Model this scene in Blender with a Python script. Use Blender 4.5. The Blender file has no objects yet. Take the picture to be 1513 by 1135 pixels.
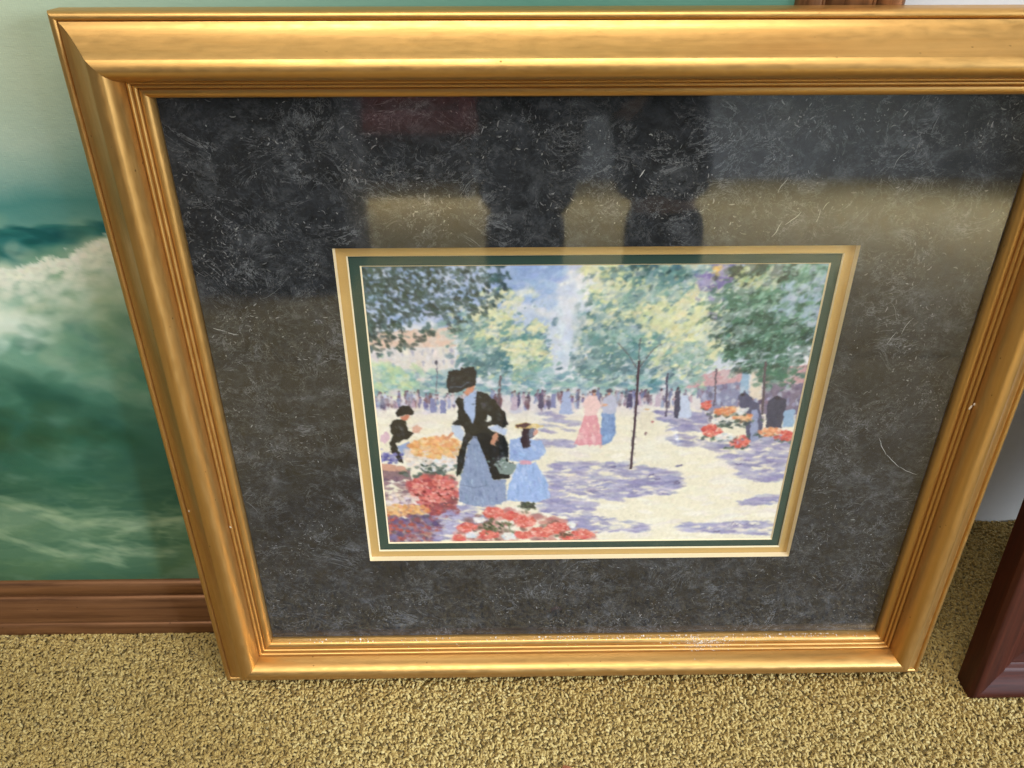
import bpy, bmesh, math, random
import numpy as np
from mathutils import Vector, Matrix, Euler, noise as mnoise
random.seed(7)
rng = np.random.default_rng(11)
S = bpy.context.scene
COL = S.collection
rad = math.radians

# ------------------------------------------------------------------ camera
cam_data = bpy.data.cameras.new("camera")
cam = bpy.data.objects.new("camera", cam_data)
COL.objects.link(cam)
CAM = Vector((-0.08956532, -0.56702157, 0.98717493))
ROT = Matrix(((0.99989109, 0.00842826, -0.01211487),
              (-0.01467557, 0.6545907, -0.75584102),
              (0.00155985, 0.75593649, 0.6546431)))
cam.matrix_world = Matrix.Translation(CAM) @ ROT.to_4x4()
cam_data.sensor_fit = 'HORIZONTAL'
cam_data.sensor_width = 36.0
cam_data.lens = 36.0 * 1200.0 / 1513.0
cam_data.clip_start = 0.01
cam_data.clip_end = 100.0
S.camera = cam

# ------------------------------------------------------------------ world, lamps, exposure
world = bpy.data.worlds.new("World")
S.world = world
world.use_nodes = True
bg = world.node_tree.nodes['Background']
bg.inputs[0].default_value = (0.80, 0.90, 1.0, 1)
bg.inputs[1].default_value = 0.18
S.view_settings.view_transform = 'Standard'
S.view_settings.look = 'None'
S.view_settings.exposure = -0.15
S.view_settings.gamma = 1.0


def area_lamp(name, loc, target, sx, sy, watts, colour, spread=180):
    d = bpy.data.lights.new(name, 'AREA')
    d.shape = 'RECTANGLE'
    d.size, d.size_y = sx, sy
    d.energy = watts
    d.color = colour
    d.spread = rad(spread)
    o = bpy.data.objects.new(name, d)
    COL.objects.link(o)
    o.location = loc
    o.rotation_euler = (Vector(target) - Vector(loc)).to_track_quat('-Z', 'Y').to_euler()
    return o


area_lamp("ceiling_light", (-0.15, -1.00, 2.60), (-0.1, -0.1, 0), 2.0, 1.25, 78, (1.0, 0.945, 0.85))
area_lamp("window_light", (3.9, -2.9, 2.0), (1.6, -3.0, 0.0), 2.2, 1.4, 270, (0.88, 0.95, 1.0), 100)
area_lamp("added_floor_light", (3.8, -4.3, 2.2), (1.7, -3.1, 0.0), 1.2, 0.8, 360, (0.64, 0.78, 1.0), 60)  # unseen lamp, added to brighten the right-hand carpet mirrored in the glass
area_lamp("added_strip_light", (-3.0, -4.3, 2.0), (-0.7, -4.35, 0.0), 0.9, 0.5, 210, (0.80, 0.86, 1.0), 50)  # unseen narrow lamp, added to light the far carpet strip on the left


# ------------------------------------------------------------------ helpers
def link(o, parent=None):
    COL.objects.link(o)
    if parent is not None:
        o.parent = parent
    return o


def tag(o, label=None, cat=None, group=None, kind=None):
    if label: o['label'] = label
    if cat: o['category'] = cat
    if group: o['group'] = group
    if kind: o['kind'] = kind
    return o


def empty(name, label, cat, matrix=None, group=None):
    o = bpy.data.objects.new(name, None)
    o.empty_display_size = 0.1
    link(o)
    if matrix is not None:
        o.matrix_world = matrix
    return tag(o, label, cat, group)


def mesh_obj(name, verts, faces, mat, parent=None, smooth=False, autosmooth=None):
    me = bpy.data.meshes.new(name)
    me.from_pydata([tuple(v) for v in verts], [], [tuple(f) for f in faces])
    me.validate()
    if smooth:
        me.polygons.foreach_set('use_smooth', [True] * len(me.polygons))
        if autosmooth is not None:
            me.set_sharp_from_angle(angle=rad(autosmooth))
    if mat is not None:
        for m in (mat if isinstance(mat, (list, tuple)) else [mat]):
            me.materials.append(m)
    me.update()
    return link(bpy.data.objects.new(name, me), parent)


def bm_obj(name, bm, mat, parent=None, smooth=False, autosmooth=30):
    me = bpy.data.meshes.new(name)
    bmesh.ops.recalc_face_normals(bm, faces=bm.faces)
    bm.to_mesh(me)
    bm.free()
    if smooth:
        me.polygons.foreach_set('use_smooth', [True] * len(me.polygons))
        me.set_sharp_from_angle(angle=rad(autosmooth))
    me.materials.append(mat)
    return link(bpy.data.objects.new(name, me), parent)


def box_bm(bm, lo, hi, bevel=0.0):
    r = bmesh.ops.create_cube(bm, size=1.0)
    vs = r['verts']
    c = [(a + b) / 2 for a, b in zip(lo, hi)]
    d = [b - a for a, b in zip(lo, hi)]
    for v in vs:
        v.co = Vector((c[0] + v.co.x * d[0], c[1] + v.co.y * d[1], c[2] + v.co.z * d[2]))
    if bevel:
        es = list({e for v in vs for e in v.link_edges})
        bmesh.ops.bevel(bm, geom=es, offset=bevel, segments=2, profile=0.6, affect='EDGES')


def box(name, lo, hi, mat, parent=None, bevel=0.0):
    bm = bmesh.new()
    box_bm(bm, lo, hi, bevel)
    return bm_obj(name, bm, mat, parent, smooth=bevel > 0, autosmooth=40)


class Nodes:
    """small node-tree writer"""
    def __init__(self, name):
        self.m = bpy.data.materials.new(name)
        self.m.use_nodes = True
        self.t = self.m.node_tree
        self.b = self.t.nodes['Principled BSDF']
        self.out = self.t.nodes['Material Output']

    def n(self, kind, **kw):
        nd = self.t.nodes.new(kind)
        for k, v in kw.items():
            setattr(nd, k, v)
        return nd

    def l(self, a, b):
        self.t.links.new(a, b)

    def coord(self, which='Object', scale=(1, 1, 1), rotz=0.0, loc=(0, 0, 0)):
        tc = self.n('ShaderNodeTexCoord')
        mp = self.n('ShaderNodeMapping')
        mp.inputs['Scale'].default_value = scale
        mp.inputs['Rotation'].default_value = (0, 0, rotz)
        mp.inputs['Location'].default_value = loc
        self.l(tc.outputs[which], mp.inputs[0])
        return mp.outputs[0]

    def noise(self, vec, scale, detail=4, rough=0.5, dist=0.0):
        nd = self.n('ShaderNodeTexNoise')
        nd.inputs['Scale'].default_value = scale
        nd.inputs['Detail'].default_value = detail
        nd.inputs['Roughness'].default_value = rough
        nd.inputs['Distortion'].default_value = dist
        self.l(vec, nd.inputs['Vector'])
        return nd.outputs['Fac']

    def ramp(self, fac, stops, interp='LINEAR'):
        nd = self.n('ShaderNodeValToRGB')
        nd.color_ramp.interpolation = interp
        els = nd.color_ramp.elements
        while len(els) < len(stops):
            els.new(0.5)
        for e, (p, c) in zip(els, stops):
            e.position = p
            e.color = (c[0], c[1], c[2], 1) if not isinstance(c, (int, float)) else (c, c, c, 1)
        self.l(fac, nd.inputs[0])
        return nd.outputs[0]

    def mix(self, fac, a, b, mode='MIX'):
        nd = self.n('ShaderNodeMix', data_type='RGBA', blend_type=mode)
        for idx, v in ((0, fac), (6, a), (7, b)):
            if isinstance(v, (int, float)):
                nd.inputs[idx].default_value = v
            elif isinstance(v, (tuple, list)):
                nd.inputs[idx].default_value = (v[0], v[1], v[2], 1)
            else:
                self.l(v, nd.inputs[idx])
        return nd.outputs[2]

    def math(self, op, a, b=0.0, clamp=False):
        nd = self.n('ShaderNodeMath', operation=op, use_clamp=clamp)
        for idx, v in ((0, a), (1, b)):
            if isinstance(v, (int, float)):
                nd.inputs[idx].default_value = v
            else:
                self.l(v, nd.inputs[idx])
        return nd.outputs[0]

    def bump(self, height, strength=0.2, dist=0.001):
        nd = self.n('ShaderNodeBump')
        nd.inputs['Strength'].default_value = strength
        nd.inputs['Distance'].default_value = dist
        self.l(height, nd.inputs['Height'])
        self.l(nd.outputs[0], self.b.inputs['Normal'])

    def set(self, **kw):
        names = dict(color='Base Color', rough='Roughness', metal='Metallic', spec='Specular IOR Level',
                     coat='Coat Weight', coatrough='Coat Roughness', sheen='Sheen Weight')
        for k, v in kw.items():
            s = self.b.inputs[names[k]]
            if isinstance(v, (int, float)):
                s.default_value = v
            elif isinstance(v, (tuple, list)):
                s.default_value = (v[0], v[1], v[2], 1)
            else:
                self.l(v, s)
        return self


def lin(c):
    """display 0-255 colour to linear"""
    return tuple(((v / 255.0) / 12.92 if v <= 10 else ((v / 255.0 + 0.055) / 1.055) ** 2.4) for v in c)


# ------------------------------------------------------------------ materials
def make_gold(name, light, mid, dark, metal=0.82, rough=0.36, streak=1.0):
    N = Nodes(name)
    info = N.n('ShaderNodeObjectInfo')
    comb = N.n('ShaderNodeCombineXYZ')
    N.l(N.math('MULTIPLY', info.outputs['Random'], 7.0), comb.inputs[0])
    add = N.n('ShaderNodeVectorMath', operation='ADD')
    N.l(N.coord('Object', (5, 150, 150)), add.inputs[0])
    N.l(comb.outputs[0], add.inputs[1])
    f1 = N.noise(add.outputs[0], 1.0, 6, 0.62, 0.25)
    f2 = N.noise(N.coord('Object', (60, 190, 190)), 1.0, 4, 0.6)
    f3 = N.noise(N.coord('Object', (9, 9, 9)), 1.0, 3, 0.55)
    c = N.ramp(f1, [(0.28, dark), (0.46, mid), (0.70, light)])
    c = N.mix(N.ramp(f3, [(0.35, 0.0), (0.75, 0.45)]), c, mid)
    # dark little nicks and specks in the gilding
    vo = N.n('ShaderNodeTexVoronoi')
    vo.inputs['Scale'].default_value = 1.0
    N.l(N.coord('Object', (55, 75, 75)), vo.inputs['Vector'])
    nick = N.ramp(vo.outputs['Distance'], [(0.03, 1.0), (0.085, 0.0)])
    gate = N.ramp(f2, [(0.48, 0.0), (0.56, 0.9)])
    c = N.mix(N.math('MULTIPLY', nick, gate), c, tuple(v * 0.28 for v in dark))
    N.set(color=c, metal=metal, rough=N.ramp(f2, [(0.3, rough - 0.06), (0.7, rough + 0.10)]))
    h = N.math('ADD', N.math('MULTIPLY', f1, 0.7), N.math('MULTIPLY', f2, 0.5))
    N.bump(h, 0.13, 0.0008)
    return N.m


M_GOLD = make_gold('gold_leaf', (0.60, 0.360, 0.125), (0.55, 0.320, 0.104), (0.475, 0.262, 0.078), metal=0.88, rough=0.385)
M_BRONZE = make_gold('bronze_wood', (0.30, 0.138, 0.058), (0.20, 0.088, 0.036), (0.075, 0.030, 0.012), metal=0.55, rough=0.42)


def make_wood(name, light, dark, rough=0.3, coat=0.25):
    N = Nodes(name)
    f = N.noise(N.coord('Object', (4, 90, 90)), 1.0, 6, 0.6, 0.6)
    g = N.noise(N.coord('Object', (30, 400, 400)), 1.0, 3, 0.6)
    c = N.mix(N.ramp(f, [(0.3, 0.0), (0.7, 1.0)]), dark, light)
    c = N.mix(N.ramp(g, [(0.45, 0.0), (0.75, 0.5)]), c, tuple(v * 0.4 for v in dark))
    N.set(color=c, rough=rough, coat=coat, coatrough=0.25, spec=0.25)
    N.bump(g, 0.12, 0.0005)
    return N.m


M_MAHOG = make_wood('mahogany', (0.066, 0.0125, 0.0050), (0.026, 0.005, 0.0022), rough=0.5, coat=0.0)
M_CABINET = make_wood('dark_cabinet_wood', (0.014, 0.010, 0.008), (0.007, 0.005, 0.004), rough=0.5, coat=0.1)


def make_plain(name, col, rough=0.7, nscale=40.0, amount=0.25, bump=0.0, **kw):
    N = Nodes(name)
    f = N.noise(N.coord('Object', (1, 1, 1)), nscale, 5, 0.6)
    lo = tuple(v * (1 - amount) for v in col)
    hi = tuple(min(1, v * (1 + amount)) for v in col)
    N.set(color=N.mix(f, lo, hi), rough=rough, **kw)
    if bump:
        N.bump(f, bump, 0.002)
    return N.m


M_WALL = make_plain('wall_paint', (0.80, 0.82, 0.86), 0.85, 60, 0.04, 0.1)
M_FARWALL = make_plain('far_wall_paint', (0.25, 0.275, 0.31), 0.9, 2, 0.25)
M_CORE = make_plain('mat_core', (0.80, 0.66, 0.44), 0.8, 300, 0.06)
M_GREEN = make_plain('green_card', (0.016, 0.047, 0.036), 0.75, 900, 0.22)
M_GOLDCARD = make_plain('gold_card', (0.62, 0.40, 0.15), 0.5, 600, 0.10, metal=0.35)
M_BACK = make_plain('backing_card', (0.22, 0.16, 0.10), 0.9, 40, 0.2)
M_SOFA = make_plain('maroon_cloth', (0.16, 0.035, 0.035), 0.9, 200, 0.2, 0.2)
M_NAVY = make_plain('navy_cloth', (0.012, 0.014, 0.022), 0.95, 120, 0.3, 0.2)
M_SHIRT = make_plain('grey_cloth', (0.10, 0.11, 0.13), 0.95, 120, 0.2, 0.2)
M_SKIN = make_plain('skin', (0.42, 0.25, 0.17), 0.55, 60, 0.08)
M_HAIR = make_plain('hair', (0.03, 0.02, 0.015), 0.6, 200, 0.3)
M_PHONE = make_plain('phone_shell', (0.012, 0.012, 0.014), 0.25, 60, 0.1)
M_DUST = make_plain('dust', (0.62, 0.54, 0.44), 0.9, 900, 0.2)

# dark mottled mat paper
N = Nodes('charcoal_paper')
co = N.coord('Object')
cl = N.noise(co, 14.0, 6, 0.7, 0.5)
fine = N.noise(co, 75.0, 7, 0.78, 0.9)
fine2 = N.noise(co, 420.0, 4, 0.7)
c = N.mix(N.ramp(fine, [(0.30, 0.0), (0.72, 1.0)]), (0.0018, 0.0021, 0.0027), (0.033, 0.036, 0.044))
c = N.mix(N.ramp(cl, [(0.42, 0.0), (0.66, 0.6)]), c, (0.0065, 0.0065, 0.0068))
smoke = N.noise(N.coord('Object', (1, 1.3, 1), 0.6), 30.0, 8, 0.82, 0.35)
gate0 = N.noise(N.coord('Object', (1, 1, 1), 0.2, (3, 1, 0)), 9.0, 5, 0.72)
c = N.mix(N.math('MULTIPLY', N.ramp(smoke, [(0.50, 0.0), (0.74, 0.62)]), N.ramp(gate0, [(0.40, 0.05), (0.60, 1.0)])), c, (0.17, 0.178, 0.20))
for sc, rz, w, amt in ((14, 0.4, 0.012, 0.55), (22, 1.7, 0.012, 0.50), (36, 2.6, 0.016, 0.45)):
    r = N.noise(N.coord('Object', (1, 1.25, 1), rz), sc, 7, 0.70, 1.2)
    ridge = N.math('ABSOLUTE', N.math('SUBTRACT', r, 0.5))
    line = N.ramp(ridge, [(0.0, 1.0), (w, 0.0)])
    gate = N.ramp(N.noise(N.coord('Object', (1, 1, 1), rz, (rz, 0, 0)), 16.0, 5, 0.75), [(0.47, 0.0), (0.62, amt)])
    c = N.mix(N.math('MULTIPLY', line, gate), c, (0.26, 0.265, 0.285))
c = N.mix(N.ramp(fine2, [(0.60, 0.0), (0.85, 0.35)]), c, (0.14, 0.14, 0.145))
N.set(color=c, rough=0.85, spec=0.25)
M_MAT = N.m

# vertex-painted print, canvas and fibres
def painted(name, rough, bump=0.0, spec=0.5):
    N = Nodes(name)
    at = N.n('ShaderNodeVertexColor', layer_name='paint')
    N.set(color=at.outputs[0], rough=rough, spec=spec)
    if bump:
        wv = N.n('ShaderNodeTexWave', bands_direction='X'); wv.inputs['Scale'].default_value = 160.0
        wh = N.n('ShaderNodeTexWave', bands_direction='Y'); wh.inputs['Scale'].default_value = 160.0
        for w_ in (wv, wh):
            w_.inputs['Distortion'].default_value = 1.5
            N.l(N.coord('Object'), w_.inputs['Vector'])
        stroke = N.noise(N.coord('Object', (1, 2.2, 1)), 90.0, 4, 0.6)
        N.bump(N.math('ADD', N.math('MULTIPLY', N.math('ADD', wv.outputs['Fac'], wh.outputs['Fac']), 0.06), stroke), bump, 0.0012)
    return N.m


M_PRINT = painted('printed_paper', 0.7, 0.0, 0.2)
M_CANVAS = painted('oil_paint', 0.55, 0.25, 0.3)
M_FIBRE = painted('paper_fibre', 0.9, 0.0, 0.1)

# window glass: two surfaces of 4 % each, so 2F / (1 + F)
N = Nodes('glazing_glass')
N.t.nodes.remove(N.b)
fr = N.n('ShaderNodeFresnel')
gb = N.n('ShaderNodeNewGeometry')       # the pane is one sheet: same reflectance from either side
N.l(N.math('ADD', N.math('MULTIPLY', gb.outputs['Backfacing'], 1 / 1.52 - 1.52), 1.52), fr.inputs['IOR'])
two = N.math('DIVIDE', N.math('MULTIPLY', fr.outputs[0], 2.0), N.math('ADD', fr.outputs[0], 1.0))
tr = N.n('ShaderNodeBsdfTransparent')
tr.inputs[0].default_value = (0.97, 0.985, 0.975, 1)
gl = N.n('ShaderNodeBsdfGlossy')
gl.inputs['Roughness'].default_value = 0.05
gl.inputs['Color'].default_value = (1, 1, 1, 1)
mx = N.n('ShaderNodeMixShader')
N.l(two, mx.inputs[0]); N.l(tr.outputs[0], mx.inputs[1]); N.l(gl.outputs[0], mx.inputs[2])
N.l(mx.outputs[0], N.out.inputs[0])
M_GLASS = N.m

# carpet yarn and the sheet below it
N = Nodes('carpet_yarn')
info = N.n('ShaderNodeObjectInfo')
c = N.ramp(info.outputs['Random'], [(0.0, (0.30, 0.205, 0.060)), (0.35, (0.35, 0.252, 0.082)), (0.80, (0.395, 0.294, 0.105)), (1.0, (0.46, 0.365, 0.155))])
geo = N.n('ShaderNodeNewGeometry')
big = N.n('ShaderNodeTexNoise')
big.inputs['Scale'].default_value = 9.0
big.inputs['Detail'].default_value = 3
N.l(geo.outputs['Position'], big.inputs['Vector'])
c = N.mix(N.ramp(big.outputs['Fac'], [(0.35, 0.0), (0.70, 0.6)]), c, (0.35, 0.238, 0.070))
N.set(color=c, rough=0.75, spec=0.25, sheen=0.15)
M_YARN = N.m
N = Nodes('carpet_backing')
f = N.noise(N.coord('Object'), 160.0, 5, 0.7)
c = N.mix(N.ramp(f, [(0.3, 0.0), (0.7, 1.0)]), (0.24, 0.18, 0.06), (0.36, 0.28, 0.11))
N.set(color=c, rough=0.95)
N.bump(f, 0.8, 0.01)
M_CARPET = N.m

# ------------------------------------------------------------------ the setting
WALL_Y = 0.232
mesh_obj('carpet', [(-4, -5.3, .004), (4, -5.3, .004), (4, WALL_Y, .004), (-4, WALL_Y, .004)], [(0, 1, 2, 3)], M_CARPET)['kind'] = 'structure'
box('wall', (-4, WALL_Y, -0.05), (4, WALL_Y + 0.1, 2.6), M_WALL)['kind'] = 'structure'
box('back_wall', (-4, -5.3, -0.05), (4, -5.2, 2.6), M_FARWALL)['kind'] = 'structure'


# ------------------------------------------------------------------ carpet pile (geometry nodes)
def build_pile(label, x0, x1, y0, y1, layers, gap, density, size):
    me = bpy.data.meshes.new('carpet_pile')
    me.from_pydata([(x0, y0, 0.0045), (x1, y0, 0.0045), (x1, y1, 0.0045), (x0, y1, 0.0045)], [], [(0, 1, 2, 3)])
    me.materials.append(M_YARN)
    o = link(bpy.data.objects.new('carpet_pile', me))
    tag(o, label, 'carpet pile', kind='stuff')
    g = bpy.data.node_groups.new('pile_nodes', 'GeometryNodeTree')
    g.interface.new_socket('Geometry', in_out='INPUT', socket_type='NodeSocketGeometry')
    g.interface.new_socket('Geometry', in_out='OUTPUT', socket_type='NodeSocketGeometry')
    nin = g.nodes.new('NodeGroupInput'); nout = g.nodes.new('NodeGroupOutput')
    join = g.nodes.new('GeometryNodeJoinGeometry')
    # the yarn itself is made inside the node tree: three bent curves swept by a small circle
    for i in range(layers):
        r = random.Random(90 + i)
        dist = g.nodes.new('GeometryNodeDistributePointsOnFaces')
        dist.distribute_method = 'POISSON'
        dist.inputs['Distance Min'].default_value = gap
        dist.inputs['Density Max'].default_value = density
        dist.inputs['Seed'].default_value = i + 3
        g.links.new(nin.outputs[0], dist.inputs['Mesh'])
        bez = g.nodes.new('GeometryNodeCurvePrimitiveBezierSegment')
        bez.inputs['Resolution'].default_value = 5
        bez.inputs['Start'].default_value = (0, 0, -0.001)
        bez.inputs['Start Handle'].default_value = (r.uniform(-0.001, 0.001), 0.001, 0.005)
        bez.inputs['End Handle'].default_value = (r.uniform(0.001, 0.003), r.uniform(0.001, 0.003), 0.0098)
        bez.inputs['End'].default_value = (r.uniform(0.0045, 0.0075), r.uniform(-0.002, 0.003), r.uniform(0.0062, 0.0088))
        circ = g.nodes.new('GeometryNodeCurvePrimitiveCircle')
        circ.inputs['Resolution'].default_value = 6
        circ.inputs['Radius'].default_value = 0.0020
        c2m = g.nodes.new('GeometryNodeCurveToMesh')
        c2m.inputs['Fill Caps'].default_value = True
        g.links.new(bez.outputs[0], c2m.inputs['Curve'])
        g.links.new(circ.outputs[0], c2m.inputs['Profile Curve'])
        smooth = g.nodes.new('GeometryNodeSetShadeSmooth')
        g.links.new(c2m.outputs[0], smooth.inputs[0])
        sm = g.nodes.new('GeometryNodeSetMaterial')
        sm.inputs['Material'].default_value = M_YARN
        g.links.new(smooth.outputs[0], sm.inputs['Geometry'])
        inst = g.nodes.new('GeometryNodeInstanceOnPoints')
        g.links.new(dist.outputs['Points'], inst.inputs['Points'])
        g.links.new(sm.outputs[0], inst.inputs['Instance'])
        rv = g.nodes.new('FunctionNodeRandomValue'); rv.data_type = 'FLOAT_VECTOR'
        rv.inputs[0].default_value = (-0.45, -0.45, 0.0)
        rv.inputs[1].default_value = (0.45, 0.45, 6.283)
        rv.inputs['Seed'].default_value = 5 + i
        g.links.new(rv.outputs[0], inst.inputs['Rotation'])
        sv = g.nodes.new('FunctionNodeRandomValue'); sv.data_type = 'FLOAT'
        sv.inputs[2].default_value = 0.60 * size
        sv.inputs[3].default_value = 0.96 * size
        sv.inputs['Seed'].default_value = 15 + i
        g.links.new(sv.outputs[1], inst.inputs['Scale'])
        g.links.new(inst.outputs[0], join.inputs[0])
    g.links.new(join.outputs[0], nout.inputs[0])
    md = o.modifiers.new('pile', 'NODES')
    md.node_group = g
    return o


build_pile('golden beige cut pile of the carpet under and in front of the pictures', -1.15, 1.15, -1.25, WALL_Y - 0.004, 3, 0.0028, 86000.0, 0.86)
build_pile('golden beige carpet pile across the room, mirrored in the glass', -1.4, 3.6, -5.15, -1.25, 1, 0.0085, 15000.0, 2.1)


# ------------------------------------------------------------------ mitred rails
def rails(w, h, profile, mat, parent, z0=0.0, autosmooth=34, seg=1):
    """four mitred rails round a sight opening (0,0)-(w,h); profile = [(outward, forward)...] from the lip to the back"""
    out = []
    for side, (L, ox, oy, rz) in enumerate(((w, 0, 0, 0.0), (h, w, 0, math.pi / 2), (w, w, h, math.pi), (h, 0, h, -math.pi / 2))):
        vs, fs = [], []
        n = len(profile)
        gap = 0.00012
        stations = [k / seg for k in range(seg + 1)]
        for t in stations:
            for (s, z) in profile:
                a, b = -s + gap, L + s - gap
                vs.append((a + (b - a) * t, -s, z + z0))
        for k in range(seg):
            for i in range(n - 1):
                a = k * n + i
                fs.append((a, a + 1, a + n + 1, a + n))
        fs.append(tuple(range(n)))
        fs.append(tuple(range((seg) * n, (seg + 1) * n))[::-1])
        o = mesh_obj('frame_rail', vs, fs, mat, parent, smooth=True, autosmooth=autosmooth)
        bm = bmesh.new(); bm.from_mesh(o.data)
        bmesh.ops.recalc_face_normals(bm, faces=bm.faces)
        bm.to_mesh(o.data); bm.free()
        o.data.set_sharp_from_angle(angle=rad(autosmooth))
        o.location = (ox, oy, 0)
        o.rotation_euler = (0, 0, rz)
        out.append(o)
    return out


def smooth_profile(keys, sub=4):
    """Catmull-Rom through runs of points; None marks a hard corner"""
    out = []
    run = []
    def flush(run):
        if len(run) < 3:
            return list(run)
        p = [run[0]] + run + [run[-1]]
        res = []
        for i in range(1, len(p) - 2):
            for k in range(sub):
                t = k / sub
                q = []
                for d in (0, 1):
                    a, b, c, e = p[i - 1][d], p[i][d], p[i + 1][d], p[i + 2][d]
                    q.append(0.5 * ((2 * b) + (-a + c) * t + (2 * a - 5 * b + 4 * c - e) * t * t + (-a + 3 * b - 3 * c + e) * t ** 3))
                res.append(tuple(q))
        res.append(run[-1])
        return res
    for kx in keys:
        if kx is None:
            f = flush(run)
            out += f if not out else f[1:] if out[-1] == f[0] else f
            run = [run[-1]]
        else:
            run.append((kx[0] / 1000, kx[1] / 1000))
    f = flush(run)
    out += f if not out else f[1:] if out[-1] == f[0] else f
    return out


# ------------------------------------------------------------------ paint box: a small brush engine for the flat pictures
class Paint:
    def __init__(self, w_mm, h_mm, res):
        self.res = res
        self.w, self.h = int(w_mm * res), int(h_mm * res)
        self.wm, self.hm = w_mm, h_mm
        self.a = np.zeros((self.h, self.w, 3))

    def rows(self, stops):
        ys = (np.arange(self.h) + 0.5) / self.res
        for c in range(3):
            self.a[:, :, c] = np.interp(ys, [s[0] for s in stops], [s[1][c] for s in stops])[:, None]

    def fbm(self, sx, sy, seed, octaves=4):
        r = np.random.default_rng(seed)
        out = np.zeros((self.h, self.w)); amp = 1.0; tot = 0
        for o in range(octaves):
            nx, ny = max(2, int(self.wm / sx * 2 ** o) + 2), max(2, int(self.hm / sy * 2 ** o) + 2)
            gq = r.random((ny, nx))
            X = np.linspace(0, nx - 1.001, self.w); Y = np.linspace(0, ny - 1.001, self.h)
            xi, yi = X.astype(int), Y.astype(int)
            fx, fy = X - xi, Y - yi
            fx = fx * fx * (3 - 2 * fx); fy = fy * fy * (3 - 2 * fy)
            a = gq[np.ix_(yi, xi)] * (1 - fx) + gq[np.ix_(yi, xi + 1)] * fx
            b = gq[np.ix_(yi + 1, xi)] * (1 - fx) + gq[np.ix_(yi + 1, xi + 1)] * fx
            out += amp * (a * (1 - fy[:, None]) + b * fy[:, None]); tot += amp
            amp *= 0.55
        return out / tot

    def blend(self, mask, col):
        self.a += mask[:, :, None] * (np.array(col, float) - self.a)

    def dab(self, x, y, rx, ry, ang, col, alpha=1.0, soft=2.2):
        R = self.res
        m = max(rx, ry)
        x0, x1 = max(0, int((x - m) * R) - 1), min(self.w, int((x + m) * R) + 2)
        y0, y1 = max(0, int((y - m) * R) - 1), min(self.h, int((y + m) * R) + 2)
        if x1 <= x0 or y1 <= y0:
            return
        X = (np.arange(x0, x1) + 0.5) / R - x
        Y = ((np.arange(y0, y1) + 0.5) / R - y)[:, None]
        ca, sa = math.cos(ang), math.sin(ang)
        d = np.sqrt(((X * ca + Y * sa) / rx) ** 2 + ((-X * sa + Y * ca) / ry) ** 2)
        k = (np.clip((1 - d) * soft, 0, 1) * alpha)[:, :, None]
        self.a[y0:y1, x0:x1] += k * (np.array(col, float) - self.a[y0:y1, x0:x1])

    def inside(self, pts, X, Y):
        ins = np.zeros(np.broadcast(X, Y).shape, bool)
        n = len(pts)
        for i in range(n):
            xa, ya = pts[i]; xb, yb = pts[(i + 1) % n]
            if ya == yb:
                continue
            c = ((ya > Y) != (yb > Y)) & (X < (xb - xa) * (Y - ya) / (yb - ya) + xa)
            ins ^= c
        return ins

    def poly(self, pts, col, alpha=1.0, wob=0.6):
        P = []
        n = len(pts)
        for i in range(n):                       # a loose, hand-made edge
            (xa, ya), (xb, yb) = pts[i], pts[(i + 1) % n]
            k = max(1, int(math.hypot(xb - xa, yb - ya) / 3.0))
            for j in range(k):
                t = j / k
                P.append((xa + (xb - xa) * t + random.uniform(-wob, wob), ya + (yb - ya) * t + random.uniform(-wob, wob)))
        xs = [p[0] for p in P]; ys = [p[1] for p in P]
        R = self.res
        x0, x1 = max(0, int(min(xs) * R) - 1), min(self.w, int(max(xs) * R) + 2)
        y0, y1 = max(0, int(min(ys) * R) - 1), min(self.h, int(max(ys) * R) + 2)
        if x1 <= x0 or y1 <= y0:
            return
        cov = np.zeros((y1 - y0, x1 - x0))
        for dx in (0.17, 0.5, 0.83):
            for dy in (0.17, 0.5, 0.83):
                cov += self.inside(P, ((np.arange(x0, x1) + dx) / R)[None, :], ((np.arange(y0, y1) + dy) / R)[:, None])
        k = (cov / 9.0 * alpha)[:, :, None]
        self.a[y0:y1, x0:x1] += k * (np.array(col, float) - self.a[y0:y1, x0:x1])

    def tint(self, c, j):
        f = random.uniform(-j, j)
        return [min(255, max(0, v + f + random.uniform(-j * 0.4, j * 0.4))) for v in c]

    def cluster(self, c, rx, ry, n, size, cols, ang=0.0, aspect=1.8, jit=12, alpha=0.85, spread=0.6, even=False, dang=0.6):
        for _ in range(n):
            if even:
                q = math.sqrt(random.random()); th = random.uniform(0, 6.283)
                x, y = c[0] + rx * q * math.cos(th), c[1] + ry * q * math.sin(th)
            else:
                x, y = c[0] + random.gauss(0, rx * spread), c[1] + random.gauss(0, ry * spread)
            s = size * random.uniform(0.6, 1.4)
            self.dab(x, y, s * aspect, s, ang + random.uniform(-dang, dang), self.tint(random.choice(cols), jit), alpha * random.uniform(0.6, 1))

    def fill(self, pts, n, size, cols, ang=0.0, aspect=2.5, jit=10, alpha=0.8, dang=0.25):
        xs = [p[0] for p in pts]; ys = [p[1] for p in pts]
        done = 0
        for _ in range(n * 12):
            x, y = random.uniform(min(xs), max(xs)), random.uniform(min(ys), max(ys))
            if not self.inside(pts, np.array([x]), np.array([y]))[0]:
                continue
            s = size * random.uniform(0.6, 1.4)
            self.dab(x, y, s * aspect, s, ang + random.uniform(-dang, dang), self.tint(random.choice(cols), jit), alpha * random.uniform(0.6, 1))
            done += 1
            if done >= n:
                break

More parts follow.
